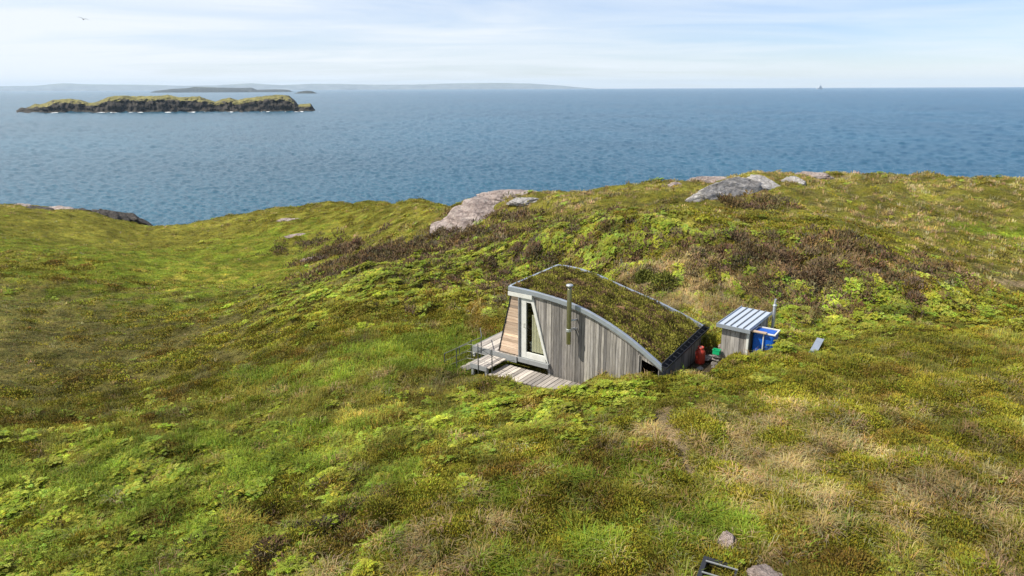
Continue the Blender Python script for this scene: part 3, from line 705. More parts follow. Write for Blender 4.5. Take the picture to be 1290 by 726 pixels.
cb_ = MB(); cb_.prism([(.0, -.012, 1.985), (.96, -.012, 1.985), (.96, -.012, 2.12), (.0, -.012, 2.12)], (0, .09, 0)); cb_.build('fascia_board', M['white_wood'], roof)
gt = MB(); P0 = Vector((5.64, .0, .70)); P1 = Vector((5.54, 3.97, .79))
def gp(t, du, dz): return tuple(P0.lerp(P1, t) + Vector((du, 0, dz)))
gt.add([gp(0, -.03, .02), gp(0, .02, -.09), gp(0, .09, -.09), gp(0, .125, .02), gp(1, -.03, .02), gp(1, .02, -.09), gp(1, .09, -.09), gp(1, .125, .02)],
       [(0, 1, 5, 4), (1, 2, 6, 5), (2, 3, 7, 6), (3, 2, 1, 0), (4, 5, 6, 7)])
g_ = gt.build('gutter', M['black'], roof); sm = g_.modifiers.new('s', 'SOLIDIFY'); sm.thickness = .012
up = MB(); up.prism([gp(0, -.05, -.04), gp(1, -.05, -.04), gp(1, -.05, .11), gp(0, -.05, .11)], (.02, 0, 0)); up.build('turf_stop', M['black'], roof)
for k in range(12):
    t = (k + .5) / 12; br = MB(); br.tube([gp(t, -.03, .07), gp(t, .115, .02)], .009, 6); br.build('gutter_bracket', M['black'], roof)
# turf on the roof: soil bed and heather hummocks
def roof_pt(s, t):
    i = s * (len(us) - 1); k = np.clip(np.floor(i).astype(int), 0, len(us) - 2); f = i - k
    a = np.stack([us[k] * (1 - f) + us[k + 1] * f, np.full_like(f, .0), FZ[k] * (1 - f) + FZ[k + 1] * f], 1)
    b = np.stack([ub[k] * (1 - f) + ub[k + 1] * f, BV[k] * (1 - f) + BV[k + 1] * f, BZ[k] * (1 - f) + BZ[k + 1] * f], 1)
    return a * (1 - t)[:, None] + b * t[:, None]
ns, ntt = 110, 70
S_, T_ = np.meshgrid(np.linspace(.018, .985, ns), np.linspace(.035, .968, ntt)); s_, t_ = S_.ravel(), T_.ravel()
V = roof_pt(s_, t_); edge_f = np.minimum(np.minimum(s_ - .018, .985 - s_) * 5.6, np.minimum(t_ - .035, .968 - t_) * 3.7); rise = sstep(0, .3, edge_f)
rn = fbm(V[:, 0] * 1.6, V[:, 1] * 1.6, 77, 4)
V[:, 2] += -.05 + rise * (.03 + .10 * rn + .09 * np.maximum(0, gn(V[:, 0] * 2.9, V[:, 1] * 2.9, 78)))
rc = np.array([.17, .15, .026])[None] * (1 + .9 * fbm(V[:, 0] * 2.3, V[:, 1] * 2.3, 88, 3))[:, None]
w_ = sstep(.08, .4, fbm(V[:, 0] * 1.1, V[:, 1] * 1.1, 99, 3))[:, None]; rc = rc * (1 - w_) + np.array([.12, .07, .04]) * w_
ii = np.arange(ntt - 1)[:, None] * ns; jj = np.arange(ns - 1)[None]; q = np.stack([ii + jj, ii + jj + 1, ii + ns + jj + 1, ii + ns + jj], -1).reshape(-1, 4)
o = mesh_np('turf', V, q, M['ground'], rc, True, True); o.parent = roof
rng = np.random.default_rng(9); n = 2600; s_ = rng.uniform(.03, .975, n); t_ = rng.uniform(.05, .95, n); P = roof_pt(s_, t_)
rn = fbm(P[:, 0] * 1.6, P[:, 1] * 1.6, 77, 4); P[:, 2] += -.035 + .10 * rn + .09 * np.maximum(0, gn(P[:, 0] * 2.9, P[:, 1] * 2.9, 78))
bare = fbm(P[:, 0] * 1.1, P[:, 1] * 1.1, 99, 3); mixr = rng.uniform(size=n)
ti = np.where((mixr < .14 + 1.4 * np.clip(bare, 0, 1))[:, None], np.array([.12, .075, .04]), np.array([.155, .145, .025])) * (rng.uniform(.7, 1.3, n) * (1 + 1.5 * gn(P[:, 0] * 2.2, P[:, 1] * 2.2, 79)))[:, None]
ti = np.where((mixr > .88)[:, None], np.array([.21, .20, .032]), ti)
gxr = np.array([-(topz(max(0, u_ - .1)) - topz(min(5.6, u_ + .1))) / .2 for u_ in P[:, 0]])
hv = [tpl_heather(34, .13, .11, .06, .011, rng) for _ in range(5)]
o = scatter('roof_heather', hv, P[:, 0], P[:, 1], P[:, 2], rng.uniform(.6, 1.25, n), ti, M['heath'], None, None, rng, gxr, np.zeros(n)); o.parent = roof
# stove flue clamped to the front wall
fl = MB(); fl.lathe([(.072, .82), (.075, .84), (.075, 2.66), (.072, 2.67)], (2.50, -.2, 0), 20); flue = fl.build('flue', M['flue'], hut, True)
cw = MB(); cw.lathe([(.05, 2.67), (.06, 2.74), (.11, 2.745), (.115, 2.78), (.10, 2.80), (.02, 2.82)], (2.50, -.2, 0), 20); cw.build('cowl', M['galv'], flue, True)
for z in (1.25,):
    bk = MB(); bk.lathe([(.092, z), (.098, z + .005), (.098, z + .085), (.092, z + .09)], (2.50, -.2, 0), 20); bk.tube([(2.50, -.1, z + .045), (2.55, .1, z + .045)], .025, 8); bk.tube([(2.62, -.13, z + .045), (2.62, .1, z + .045)], .018, 8); bk.build('flue_bracket', M['galv'], flue)
bt = MB(); bt.tube([(2.50, -.13, 1.6), (2.62, -.02, 1.6), (2.62, .1, 1.6)], .03, 8); bt.build('flue_bracket', M['galv'], flue)
ej = MB(); ej.box(4.79, 4.835, .07, .16, -.6, .86); ej.build('wall_trim', M['silver'], hut)

# ------------------------------------------------------------------ deck, landing, steps and rails
deck = empty('wooden_deck', (HO[0], HO[1], HZ), HANG)
tag(deck, 'silvered timber deck on two levels with steps and thin wire railings beside the hut door', 'deck')
ud = MB(); u = -1.5
while u < .3:
    jz = random.uniform(-.004, .004); b = u + .14
    ud.box(u, b, .0, 3.1, -.20 + jz, -.165 + jz) if b < ul(-.16) else ud.box(u, b, -.03, .07, -.20 + jz, -.165 + jz); u += .158
ud.build('upper_deck', M['silver_x'], deck)
ub_ = MB(); ub_.box(-1.53, .385, -.075, -.033, -.37, -.16); ub_.box(-1.54, -1.50, -.03, 3.1, -.37, -.16); ub_.build('deck_beam', M['grey_beam'], deck)
ld = MB(); u = -.05
while u < 2.95:
    jz = random.uniform(-.005, .005); v0 = -1.12 + .07 * max(0, u) + random.uniform(-.02, .02)
    ld.box(u, u + .142, v0, -.04, -.56 + jz, -.525 + jz); u += .166
ld.build('lower_deck', M['silver_x'], deck)
lb = MB(); lb.box(-.05, 2.95, -.98, -.92, -.70, -.568); lb.box(-.05, 2.95, -.45, -.39, -.70, -.568); lb.build('deck_beam', M['grey_beam'], deck)
la = MB(); u = -.78
while u < -.12:
    la.box(u, u + .115, -1.08, -.12, -.335, -.30); u += .13
la.build('landing', M['silver_x'], deck)
lf = MB(); lf.box(-.78, -.12, -1.115, -1.083, -.46, -.305); lf.box(-.812, -.783, -1.115, -.12, -.46, -.305); lf.build('deck_beam', M['grey_beam'], deck)
for k in range(3):
    st = MB(); st.box(-1.06 - .27 * k, -.83 - .27 * k, -1.05, -.35, -.47 - .15 * k, -.435 - .15 * k); st.build('step', M['silver_x'], deck)
for v in (-1.09, -.33):
    sg = MB(); sg.prism([(-.815, v, -.34), (-.815, v, -.52), (-1.85, v, -1.08), (-1.85, v, -.90)], (0, .035, 0)); sg.build('stringer', M['silver'], deck)
for (u, v, zb) in ((-1.48, -.02, -1.2), (-1.48, 2.0, -1.2), (-.74, -1.05, -1.2), (-.16, -1.05, -1.2), (.1, -.95, -1.2), (1.5, -.95, -1.2), (2.9, -.9, -1.2)):
    ps = MB(); ps.box(u - .045, u + .045, v - .045, v + .045, zb, -.38 if v > -.1 else (-.34 if u < 0 else -.575)); ps.build('post', M['white_wood'] if (u, v) == (-1.48, -.02) else M['grey_beam'], deck)
rails = [((-.46, -1.12, -.6), (-.46, -1.12, .46)), ((.12, -1.12, -.7), (.12, -1.12, .40)), ((-1.40, -1.12, -.95), (-1.40, -1.12, .12)), ((-1.95, -1.12, -1.25), (-1.95, -1.12, -.2)),
         ((-1.95, -.30, -1.15), (-1.95, -.30, -.2)), ((-1.40, -.30, -.9), (-1.40, -.30, .15)), ((-.95, -.30, -.6), (-.95, -.30, .38))]
for a, b in rails:
    m = MB(); m.tube([a, b], .018, 6); m.build('rail_post', M['rail'], deck)
for v in (-1.12, -.30):
    for dz in (0, -.27, -.5):
        m = MB(); m.tube([(-1.95, v, -.21 + dz), (-1.40, v, .11 + dz), (-.93, v, .36 + dz)], .013 if dz == 0 else .007, 6); m.build('handrail', M['rope'], deck)
for dz in (.41, .15, -.1):
    m = MB(); m.tube([(-.93, -1.12, dz - .04), (-.46, -1.12, dz), (.12, -1.12, dz - .02)], .008, 6); m.build('handrail', M['rope'], deck)
m = MB(); m.tube([(-.46, -1.12, .36), (.12, -.7, -.15), (.3, -.08, -.3)], .008, 6); m.build('stay_wire', M['rope'], deck)
m = MB(); m.tube([(-.93, -.3, .37), (-1.6, .5, .33)], .016, 6); m.build('handrail', M['rope'], deck)

# ------------------------------------------------------------------ shed in the yard
SANG = HANG - math.radians(5)
shed = empty('small_shed', (*hut_w(6.4, 2.95), HZ), SANG)
tag(shed, 'little grey timber shed with ribbed metal roof and thin vent pipe', 'shed')
W_, D_, zf, zb_ = .86, 1.72, 1.36, 1.43
sw = MB(); u = 0
while u < W_ - .01:
    w = min(.148, W_ - u); sw.box(u, u + w - .008, 0 + random.uniform(-.004, .004), .03, -.35, zf - .05); u += .149
sw.build('front_wall', M['silver'], shed)
sr = MB(); v = .035
for su in (0, W_ - .03):
    v = .035
    while v < D_ - .01:
        w = min(.15, D_ - v); za = zf + (zb_ - zf) * v / D_ - .05; zc = zf + (zb_ - zf) * (v + w) / D_ - .05
        sr.prism([(su, v, -.35), (su, v + w - .008, -.35), (su, v + w - .008, zc), (su, v, za)], (.03, 0, 0)); v += .151
sr.box(.03, W_ - .03, D_ - .03, D_, -.35, zb_ - .06)
sr.build('side_wall', M['silver'], shed)
ct = MB(); ct.box(W_ - .035, W_ + .035, -.03, .04, -.35, zf - .06); ct.build('corner_trim', M['white_wood'], shed)
sl = (zb_ - zf) / D_
def rz(v): return zf + sl * v
rf = MB(); rf.prism([(-.13, -.14, rz(-.14)), (W_ + .10, -.14, rz(-.14)), (W_ + .10, D_ + .08, rz(D_ + .08)), (-.13, D_ + .08, rz(D_ + .08))], (0, 0, .035))
srf = rf.build('shed_roof', M['zinc_roof'], shed)
for k in range(6):
    x = -.13 + .03 + k * (W_ + .23 - .06) / 5
    rb = MB(); rb.prism([(x - .010, -.142, rz(-.14) + .033), (x + .010, -.142, rz(-.14) + .033), (x + .010, D_ + .082, rz(D_ + .08) + .033), (x - .010, D_ + .082, rz(D_ + .08) + .033)], (0, 0, .04)); rb.build('roof_rib', M['grey_beam'] if 0 < k < 5 else M['zinc'], srf)
fa = MB(); fa.box(-.14, W_ + .11, -.175, -.143, rz(-.14) - .075, rz(-.14) + .045); fa.build('roof_fascia', M['zinc'], srf)
vp = MB(); vp.tube([(W_ + .16, D_ + .02, -.3), (W_ + .16, D_ + .02, 1.72)], .052, 14); vp.tube([(W_ + .16, D_ + .02, 1.72), (W_ + .16, D_ + .02, 1.86), (W_ + .17, D_ + .02, 1.98)], .036, 12); vpo = vp.build('vent_pipe', M['galv'], shed)
vc = MB(); vc.lathe([(.05, 1.72), (.07, 1.75), (.05, 1.80)], (W_ + .16, D_ + .02, 0), 14); vc.build('pipe_collar', M['galv'], vpo)

# blue tank beside the shed, with a board on top
tx, ty = hut_w(7.36, 3.02)
tank = empty('water_tank', (tx, ty, HZ), HANG); tag(tank, 'bright blue plastic water tank against the right side of the little shed', 'tank')
tb = MB(); tb.box(0, .66, 0, .55, .15, 1.26); tbo = tb.build('tank_body', M['blue'], tank, bevel=.07)
rm = MB()
for a in ((-.03, .69, -.03, .02), (-.03, .69, .53, .58), (-.03, .02, .021, .529), (.64, .69, .021, .529)): rm.box(a[0], a[1], a[2], a[3], 1.25, 1.295)
rm.build('tank_rim', M['white_wood'], tank, bevel=.008)
lid = MB(); lid.box(.05, .61, .05, .50, 1.24, 1.272); lid.build('tank_lid', M['blue'], tank)
sp_ = MB(); sp_.tube([(.34, -.04, -.1), (.34, -.04, 1.27)], .018, 8); sp_.build('down_pipe', M['white_wood'], tank)
pb = MB(); pb.box(-.32, .34, -.14, -.01, 0, .035); p = pb.build('plank', M['warm'], None, bevel=.004); p.location = (*hut_w(7.45, 3.03), HZ + 1.298); p.rotation_euler = (0, 0, HANG)
tag(p, 'short brown wooden plank lying on the rim of the blue water tank', 'plank')

# gas bottle, crate and stones in the yard
gx_, gy_ = hut_w(5.86, 2.62)
gb = empty('gas_bottle', (gx_, gy_, HZ - .03)); gb.scale = (.9, .9, .9); tag(gb, 'orange red gas bottle standing in the shaded yard by the hut end wall', 'gas bottle')
b_ = MB(); b_.lathe([(.13, 0), (.16, .02), (.175, .06), (.178, .42), (.165, .50), (.11, .55), (.045, .57)], n=28); b_.build('bottle_body', M['red'], gb, True)
c_ = MB(); c_.lathe([(.105, .54), (.11, .55), (.11, .65), (.10, .65), (.098, .56)], n=24); c_.build('valve_collar', M['red'], gb, True)
v_ = MB(); v_.lathe([(.03, .56), (.03, .63), (.018, .66)], n=12); v_.tube([(0, 0, .61), (.07, 0, .61)], .014, 8); v_.build('valve', M['steel'], gb)
def loose_stone(uv, z, s, seed, label, mat='stone', yaw=0.0, group='stones piled by the shed'):
    bm = bmesh.new(); bmesh.ops.create_icosphere(bm, subdivisions=3, radius=1); r = random.Random(seed)
    for k in range(6):
        d = Vector((r.gauss(0, 1), r.gauss(0, 1), r.gauss(0, 1))).normalized(); h = r.uniform(.6, .8)
        for v in bm.verts:
            t = v.co.dot(d)
            if t > h: v.co -= d * (t - h) * .95
    for v in bm.verts: v.co = Vector((v.co.x * s[0], v.co.y * s[1], v.co.z * s[2])) * (1 + r.uniform(-.03, .03))
    me = bpy.data.meshes.new('stone'); bm.to_mesh(me); bm.free(); me.materials.append(M[mat])
    for q in me.polygons: q.use_smooth = True
    o = bpy.data.objects.new('stone', me); COL.objects.link(o); o.location = (*hut_w(*uv), HZ + z); o.rotation_euler = (0, 0, yaw)
    return tag(o, label, 'stone', group)
loose_stone((6.34, 2.80), .00, (.17, .15, .10), 1, 'pale stone at the bottom of the stack under the green crate')
loose_stone((6.33, 2.81), .15, (.15, .14, .075), 2, 'pale flat stone second from the bottom under the green crate')
loose_stone((6.35, 2.80), .28, (.16, .14, .075), 3, 'pale stone directly beneath the green crate')
loose_stone((6.22, 3.35), .12, (.16, .14, .15), 4, 'orange tinted stone behind the green crate at the shed corner', 'rock_pink')
loose_stone((6.28, 3.5), .36, (.14, .13, .12), 5, 'pinkish stone topmost behind the crate against the shed', 'rock_pink', 1.0)
loose_stone((6.05, 2.95), .08, (.22, .16, .12), 6, 'grey slab stone between gas bottle and stone stack', 'rock_grey', .4)
loose_stone((6.05, 2.15), .0, (.12, .09, .06), 7, 'small grey stone on the yard floor in front of the gas bottle', 'rock_grey', .2)
loose_stone((6.45, 2.45), .03, (.14, .1, .06), 8, 'small pale stone lying before the stone stack')
cx_, cy_ = hut_w(6.33, 2.80)
cr = empty('crate', (cx_, cy_, HZ + .352), HANG); cr.scale = (.84, .84, .84); tag(cr, 'green plastic crate sitting on the pale stone stack by the shed', 'crate')
m = MB(); m.box(-.13, .13, -.1, .1, 0, .02)
for a in ((-.13, .13, -.1, -.085), (-.13, .13, .085, .1), (-.13, -.115, -.085, .085), (.115, .13, -.085, .085)): m.box(a[0], a[1], a[2], a[3], .02, .18)
m.build('crate_body', M['green'], cr)
m = MB()
for a in ((-.142, .142, -.112, -.1), (-.142, .142, .1, .112), (-.142, -.13, -.1, .1), (.13, .142, -.1, .1)): m.box(a[0], a[1], a[2], a[3], .155, .185)
m.build('crate_rim', M['green'], cr)
# pale board lying in the grass
pw = atY(1028, 441, 20.4); gz = float(height(np.array([pw[0]]), np.array([pw[1]]))[0])
m = MB(); m.box(-.62, .62, -.11, .11, 0, .03); m.box(-.62, .62, -.115, -.085, .0305, .045)
o = m.build('metal_sheet', M['zinc'], None, bevel=.004); o.location = (pw[0], pw[1], gz + .16); o.rotation_euler = (math.radians(3), math.radians(-5), math.radians(56))
tag(o, 'pale grey metal sheet lying tilted in the bracken right of the tank', 'metal sheet')
# open black frame at the bottom edge
pw = atY(905, 722, 9.75); gz = float(height(np.array([pw[0]]), np.array([pw[1]]))[0])
pf = empty('box_frame', (pw[0], pw[1], gz - .13), math.radians(-27)); tag(pf, 'black open box frame with two thin grey bars sunk in the grass', 'frame')
m = MB(); m.box(-.24, .24, .30, .38, 0, .3); m.box(-.24, .24, -.40, -.36, 0, .3); m.box(-.32, -.24, -.40, .38, 0, .3); m.box(.24, .28, -.40, .38, 0, .3); m.build('frame', M['black'], pf, bevel=.005)
for v in (.24, -.08):
    m = MB(); m.box(-.26, .28, v - .012, v + .012, .303, .32); m.build('bar', M['grey_beam'], pf)

# ------------------------------------------------------------------ sea, islands, far land
def mat_sea():
    m, nt, out = new_mat('sea_water')
    co = mapping(nt, 'Object', (1, 1, 1), (0, 0, .35)); cs = mapping(nt, 'Object', (1.0, .55, 1), (0, 0, -.2))
    w2 = noise(nt, .55, 5, .6, co, .3); w3 = noise(nt, 2.2, 3, .6, co); big = noise(nt, .006, 4, .55, co)
    nb = bump(nt, w3, .6, .2, bump(nt, w2, .8, .5))
    col = ramp(nt, [(.35, (.006, .062, .104)), (.65, (.010, .086, .140))], big).outputs[0]
    p = principled(nt, out, col, .27, 0, nb, .5); p.inputs['IOR'].default_value = 1.33; return m
def sea():
    """wind waves as real relief: longer waves only where the mesh still resolves them"""
    front = np.radians(np.linspace(-44, 44, 1150)); back = np.radians(np.linspace(44, 316, 60))[1:-1]; az = np.concatenate([front, back])
    dep = np.linspace(np.arctan(30 / 55), np.arctan(30 / 2600), 420); dep = dep[::1]
    r = np.concatenate([[25], 30 / np.tan(dep[30:]) if False else 30 / np.tan(np.linspace(np.arctan(30 / 60), np.arctan(30 / 2600), 430)), np.geomspace(2800, 21000, 14)])
    A_, R_ = np.meshgrid(az, r); X = R_ * np.sin(A_); Y = R_ * np.cos(A_); H = np.zeros_like(X)
    dr = np.gradient(r)[:, None] * np.ones_like(X)
    wide = 1.0 * np.minimum(1, 150 / R_)
    for q, lam in enumerate((.6, .9, 1.4, 2.2, 3.4, 5.3, 8.2, 13, 20, 31, 48, 75, 116)):
        on = sstep(.45, .9, lam / dr) * sstep(3.6, 1.8, lam / dr); ang = .35 + .3 * (q % 3 - 1); c, s_ = math.cos(ang), math.sin(ang)
        u = X * c + Y * s_; v = -X * s_ + Y * c
        n = gn(u / (lam * wide) + 31 * q, v / lam - 17 * q, 500 + q) * .7 + (.35 - np.abs(gn(u / (lam * wide) - 7 * q, v / (lam * .9) + 3 * q, 520 + q))) * .7
        H += on * n * lam * np.minimum(.30, 36 / R_)
    H *= (R_ < 2600); H -= .4 * (H.mean())
    V = np.stack([X.ravel(), Y.ravel(), H.ravel()], 1); nr, na = X.shape
    i = np.arange(nr - 1)[:, None] * na; j = np.arange(na)[None]; jn = (j + 1) % na
    q = np.stack([i + j, i + na + j, i + na + jn, i + jn], -1).reshape(-1, 4)[:, ::-1]
    return mesh_np('sea', V, q, mat_sea(), None, True, True)
tag(sea(), 'blue sea with small wind waves out to the horizon', 'sea', kind='structure')

def mat_island():
    m, nt, out = new_mat('island_ground')
    a = N(nt, 'ShaderNodeAttribute', attribute_name='tint'); co = mapping(nt)
    n1 = noise(nt, .12, 6, .65, co); n2 = noise(nt, .6, 5, .6, co)
    c = mixc(nt, a.outputs['Color'], ramp(nt, [(.3, (.55, .58, .6)), (.7, (1.4, 1.35, 1.25))], n1).outputs[0], 1.0, 'MULTIPLY')
    c = mixc(nt, c, ramp(nt, [(.3, (.65, .65, .65)), (.7, (1.3, 1.3, 1.3))], n2).outputs[0], 1.0, 'MULTIPLY')
    principled(nt, out, c, .9, 0, bump(nt, n2, .8, .6), .1); return m
M['island'] = mat_island()
def land(name, px0, px1, prof, dist, depth, cliff, label, rock, grass, seed, nx=420, ny=90, ruggedness=1.0, foamy=False):
    """land rising from the sea; prof: (px, height in metres) of its skyline"""
    yaw = math.atan2(-(0.5 * (px0 + px1) - 645) / F, 1.0)
    xs = lambda px: (px - 645) / F * dist * math.cos(PITCH)
    Xl = np.linspace(xs(px0), xs(px1), nx); Yl = depth * (.55 * np.linspace(0, 1, ny) + .45 * np.linspace(0, 1, ny) ** 3); X, Y = np.meshgrid(Xl, Yl)
    top = np.interp(X, [xs(p[0]) for p in prof], [p[1] for p in prof])
    sc_ = dist / 900.0
    shore = depth * .10 * (1 + .9 * fbm(X / (28 * sc_), X * 0 + seed, seed, 4)); t = (Y - shore) / (depth - shore)
    end = np.minimum(sstep(0, .02, (X - Xl[0]) / (Xl[-1] - Xl[0])), sstep(0, .02, (Xl[-1] - X) / (Xl[-1] - Xl[0])))
    rise = cliff * sstep(0, .10, t) + (1 - cliff) * sstep(.02, .5, t); rise = rise * sstep(1.0, .75, t)
    n = fbm(X / (14 * sc_), Y / (14 * sc_), seed + 1, 5, .6) ; n2 = np.abs(fbm(X / (9 * sc_), Y / (20 * sc_), seed + 7, 4))
    z = top * end * rise * (1 + .11 * ruggedness * n) - ruggedness * 4.5 * sc_ * np.minimum(1, top / (14 * sc_)) * n2 * sstep(0, .05, t) * sstep(.45, .12, t) * end * .8
    z = np.where((t <= 0) | (t >= 1) | (end <= 0), -2.0 * sc_, z)
    gy = np.gradient(z, axis=0) / np.gradient(Yl)[:, None]; gx = np.gradient(z, axis=1) / ((Xl[-1] - Xl[0]) / (nx - 1)); slope = np.hypot(gx, gy)
    g = sstep(.75, .45, slope + .35 * n) * sstep(.38, .60, z / np.maximum(top, .5) + .25 * n) * sstep(4 * sc_, 8 * sc_, z)
    C = np.array(rock)[None] * (1 + .5 * n.ravel()[:, None]) * (1 - g.ravel()[:, None]) + np.array(grass)[None] * (1 + .35 * fbm(X / (30 * sc_), Y / (18 * sc_), seed + 4, 3).ravel()[:, None]) * g.ravel()[:, None]
    Yd = Y + ruggedness * sc_ * sstep(1, 5 * sc_, z) * sstep(.45, .15, t) * (7 * fbm(X / (11 * sc_), z / (5 * sc_), seed + 21, 4, .6) + 3 * gn(X / (3.5 * sc_), z / (2.2 * sc_), seed + 25))
    V = np.stack([(X * (1 + (Yd - shore) / dist)).ravel(), Yd.ravel() + dist, z.ravel()], 1)
    ii = np.arange(ny - 1)[:, None] * nx; jj = np.arange(nx - 1)[None]; q = np.stack([ii + jj, ii + jj + 1, ii + nx + jj + 1, ii + nx + jj], -1).reshape(-1, 4)
    o = mesh_np(name, V, q, M['island'], C.clip(0, 1), True, True)
    return tag(o, label, 'island', kind='structure')
k_ = 945 / F * math.cos(PITCH) ** 2
IS = [(6,3),(11,4),(16,6),(22,5),(28,8),(36,12),(44,11),(52,14),(60,18),(75,19),(90,18),(104,13),(112,13),(122,18),(132,22),(145,24),(160,22.5),(180,22.5),(205,24),(222,21),(235,22),(247,22),(256,18),(266,14),(274,18),(285,20),(296,16.5),(303,18),(315,20.5),(335,23),(352,23.5),(361,22),(367,17),(372,9),(380,10),(388,10.5),(391,5),(394,0)]
land('island', 5, 397, [(p, z * k_ * .87) for p, z in IS], 945, 120, .80, 'low rocky island with dark cliffs and grassy top', (.048, .043, .038), (.185, .170, .062), 61)
def surf():
    """broken white water along the island's foot"""
    mb = MB(); rng = random.Random(8); xs = lambda px: (px - 645) / F * 945 * math.cos(PITCH)
    for (px, w) in ((30, 4), (60, 7), (84, 9), (118, 6), (132, 8), (156, 10), (170, 5), (205, 6), (238, 10), (250, 5), (286, 6), (308, 5), (320, 8), (334, 10), (352, 14), (362, 10), (376, 6), (393, 7)):
        x = xs(px); k = 0; r = w * 1.0
        ring = []
        n = 16
        for i in range(n):
            a = 2 * math.pi * i / n; rr = rng.uniform(.55, 1.1); ring.append((x + r * 1.1 * rr * math.cos(a), 953 + (px % 7) * .5 + 3.5 * rr * math.sin(a), rng.uniform(.05, .25)))
        mb.add(ring + [(x, 954, .9)], [(i, (i + 1) % n, n) for i in range(n)])
    return mb.build('surf_foam', mat_plain('white_foam', (.8, .82, .82), .7, 0, .2, .5), None, True)
tag(surf(), 'white surf breaking along the foot of the rocky island', 'surf', kind='stuff')
def hgt(px_h, dist): return px_h * dist / F * math.cos(PITCH) ** 2
FI = [(184,0),(192,2.2),(205,3.6),(215,4.8),(230,5.4),(240,7.2),(262,6.5),(280,6),(300,5.5),(315,5.8),(322,3),(336,3.4),(350,3.4),(362,2.8),(367,0)]
land('far_island', 183, 368, [(p, hgt(z, 7000)) for p, z in FI], 6900, 900, .6, 'low dark blue island group on the horizon behind the near island', (.05, .055, .05), (.08, .09, .05), 17, 260, 30, .4)
FJ = [(370,0),(376,2.2),(385,3.5),(392,3.2),(396,1.5),(399,0)]
land('far_islet', 369, 400, [(p, hgt(z, 4800)) for p, z in FJ], 4750, 300, .6, 'tiny dark islet right of the horizon island group', (.05, .055, .05), (.07, .08, .05), 23, 90, 20, .4)
MH = [(-260,0),(-200,7),(-120,8),(-40,6),(0,6.5),(40,7),(78,10),(110,8.5),(150,8),(190,7.5),(230,6),(270,6.5),(295,8),(315,9),(335,7.5),(355,6.5),(395,8),(430,7.5),(470,6.5),(520,6.2),(560,7.5),(610,8.2),(640,8),(670,7),(700,5),(725,2.5),(746,.8),(760,0)]
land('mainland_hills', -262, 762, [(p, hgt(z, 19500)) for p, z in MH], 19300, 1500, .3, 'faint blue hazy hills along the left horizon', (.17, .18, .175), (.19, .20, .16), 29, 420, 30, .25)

# ship far out on the horizon
def ship():
    d = 9000.0; x = (1034 - 645) / F * d * math.cos(PITCH)
    r = empty('ship', (x, d, 0), .3); tag(r, 'tiny grey ship on the horizon at right', 'ship')
    m = MB(); L = 44
    m.add([(-L, -8, 0), (L * .8, -8, 0), (L * 1.05, 0, 0), (L * .8, 8, 0), (-L, 8, 0), (-L, -9, 14), (L * .85, -9, 14), (L * 1.2, 0, 18), (L * .85, 9, 14), (-L, 9, 14)],
          [(4, 3, 2, 1, 0), (5, 6, 7, 8, 9), (0, 1, 6, 5), (1, 2, 7, 6), (2, 3, 8, 7), (3, 4, 9, 8), (4, 0, 5, 9)])
    g = mat_plain('ship_grey', (.48, .51, .54), .6); m.build('hull', g, r)
    m = MB(); m.box(-18, 26, -7, 7, 14.1, 30); m.box(-8, 16, -6, 6, 30.1, 42); m.build('superstructure', g, r)
    m = MB(); m.tube([(2, 0, 42), (2, 0, 66)], [3, 1.2], 8); m.build('mast', g, r)
ship()
# gull
def bird():
    p = atY(105, 24.5, 75); bm = bmesh.new(); me = bpy.data.meshes.new('bird'); m = MB()
    prof = [(-.24, .004), (-.17, .022), (-.06, .05), (.05, .055), (.13, .038), (.18, .03), (.22, .022), (.27, .003)]
    n = 10; vs = []; fs = []
    for (x, r) in prof:
        for k in range(n):
            t = 2 * math.pi * k / n; vs.append((x, r * math.cos(t), r * .9 * math.sin(t)))
    for i in range(len(prof) - 1):
        for k in range(n): fs.append((i * n + k, i * n + (k + 1) % n, (i + 1) * n + (k + 1) % n, (i + 1) * n + k))
    m.add(vs, fs)
    for s in (-1, 1):
        st = [(0.0, .02, .08, -.09, .02), (.16, .10, .09, -.07, .016), (.32, .10, .06, -.06, .012), (.50, .03, .00, -.05, .006)]
        w = []
        for (y, z, x1, x0, t) in st: w += [(x1, s * (y + .02), z + .01), (x0, s * (y + .02), z), (x1 * .5 + x0 * .5, s * (y + .02), z + t + .01)]
        ff = []
        for i in range(3):
            a = i * 3
            for q, e in ((0, 1), (1, 2), (2, 0)): ff.append((a + q, a + e, a + 3 + e, a + 3 + q))
        ff += [(9, 10, 11), (2, 1, 0)]; m.add(w, ff)
    o = m.build('bird', mat_plain('dark_feather', (.03, .03, .03), .8), None, True); o.location = tuple(p); o.rotation_euler = (.25, .1, 2.2)
    tag(o, 'small dark bird gliding in the sky at upper left', 'bird')
bird()

# ------------------------------------------------------------------ air
hz_ = MB(); hz_.box(-30000, 30000, -4000, 24000, -13, 235)
m, nt, out = new_mat('haze_air')
pv = nt.nodes.new('ShaderNodeVolumePrincipled'); pv.inputs['Color'].default_value = (.70, .85, 1, 1); pv.inputs['Density'].default_value = 4.0e-5; pv.inputs['Anisotropy'].default_value = .0
nt.links.new(pv.outputs[0], out.inputs['Volume'])
tag(hz_.build('haze', m), 'thin blue sea haze', 'haze', kind='stuff')

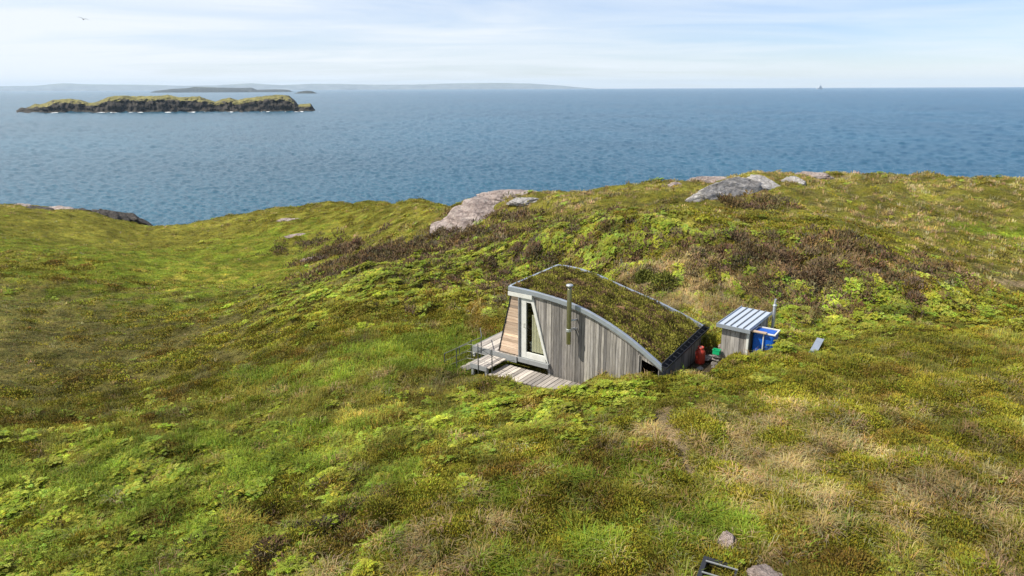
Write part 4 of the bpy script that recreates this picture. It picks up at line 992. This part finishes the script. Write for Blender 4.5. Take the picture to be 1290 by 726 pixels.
# ------------------------------------------------------------------ light and sky
SUN_DIR = Vector((-.43, -.075, .53)).normalized()      # towards the sun: from the left, high
el = math.asin(SUN_DIR.z); azr = math.atan2(SUN_DIR.x, SUN_DIR.y)
sun = bpy.data.lights.new('sun', 'SUN'); sun.energy = 5.0; sun.angle = math.radians(.53); sun.color = (1, .94, .83)
so = bpy.data.objects.new('sun', sun); COL.objects.link(so); so.rotation_euler = (-SUN_DIR).to_track_quat('-Z', 'Y').to_euler(); so.location = (-60, -10, 90)
w = bpy.data.worlds.new('World'); sc.world = w; w.use_nodes = True; nt = w.node_tree; nt.nodes.clear()
out = nt.nodes.new('ShaderNodeOutputWorld'); bg = nt.nodes.new('ShaderNodeBackground'); bg.inputs['Strength'].default_value = .095
sky = nt.nodes.new('ShaderNodeTexSky'); sky.sky_type = 'NISHITA'; sky.sun_disc = False; sky.sun_elevation = el; sky.sun_rotation = azr; sky.air_density = 1.0; sky.dust_density = .15; sky.ozone_density = 2.5
# thin high cloud: streaks laid out on a flat layer overhead
tc = nt.nodes.new('ShaderNodeTexCoord'); s3 = sep(nt, tc.outputs['Generated'])
zc = math_(nt, 'MAXIMUM', s3[2], .0); zz = math_(nt, 'ADD', zc, .06)
cb = nt.nodes.new('ShaderNodeCombineXYZ'); nt.links.new(math_(nt, 'DIVIDE', s3[0], zz), cb.inputs[0]); nt.links.new(math_(nt, 'DIVIDE', s3[1], zz), cb.inputs[1])
mp = nt.nodes.new('ShaderNodeMapping'); mp.inputs['Rotation'].default_value = (0, 0, .5); mp.inputs['Scale'].default_value = (.32, .62, 1); mp.inputs['Location'].default_value = (3.1, 1.7, 0); nt.links.new(cb.outputs[0], mp.inputs[0])
c1 = noise(nt, 1.0, 8, .58, mp.outputs[0], .6)
side = math_(nt, 'MULTIPLY', s3[0], -.33); cov = math_(nt, 'ADD', c1, side)
cf = ramp(nt, [(.22, (0, 0, 0)), (.72, (.94, .94, .94))], cov).outputs[0]
skb = mixc(nt, sky.outputs[0], (.92, .965, 1.20, 1), 1.0, 'MULTIPLY')
c = mixc(nt, skb, (7.6, 7.95, 8.3, 1), cf)
nt.links.new(c, bg.inputs[0]); nt.links.new(bg.outputs[0], out.inputs[0])

# ------------------------------------------------------------------ camera and render
cd = bpy.data.cameras.new('camera'); cd.sensor_width = 36; cd.lens = 36 * F / 1290; cd.clip_end = 120000; cd.clip_start = .1
co = bpy.data.objects.new('camera', cd); COL.objects.link(co)
co.matrix_world = Matrix(((CX[0], CY[0], -_f[0], 0), (CX[1], CY[1], -_f[1], 0), (CX[2], CY[2], -_f[2], CAMZ), (0, 0, 0, 1)))
sc.camera = co
vs_ = sc.view_settings; vs_.view_transform = 'Standard'; vs_.look = 'None'; vs_.exposure = .40; vs_.gamma = 1; vs_.use_curve_mapping = False
sc.cycles.use_denoising = True; sc.cycles.max_bounces = 6; sc.cycles.volume_bounces = 1; sc.cycles.transparent_max_bounces = 8
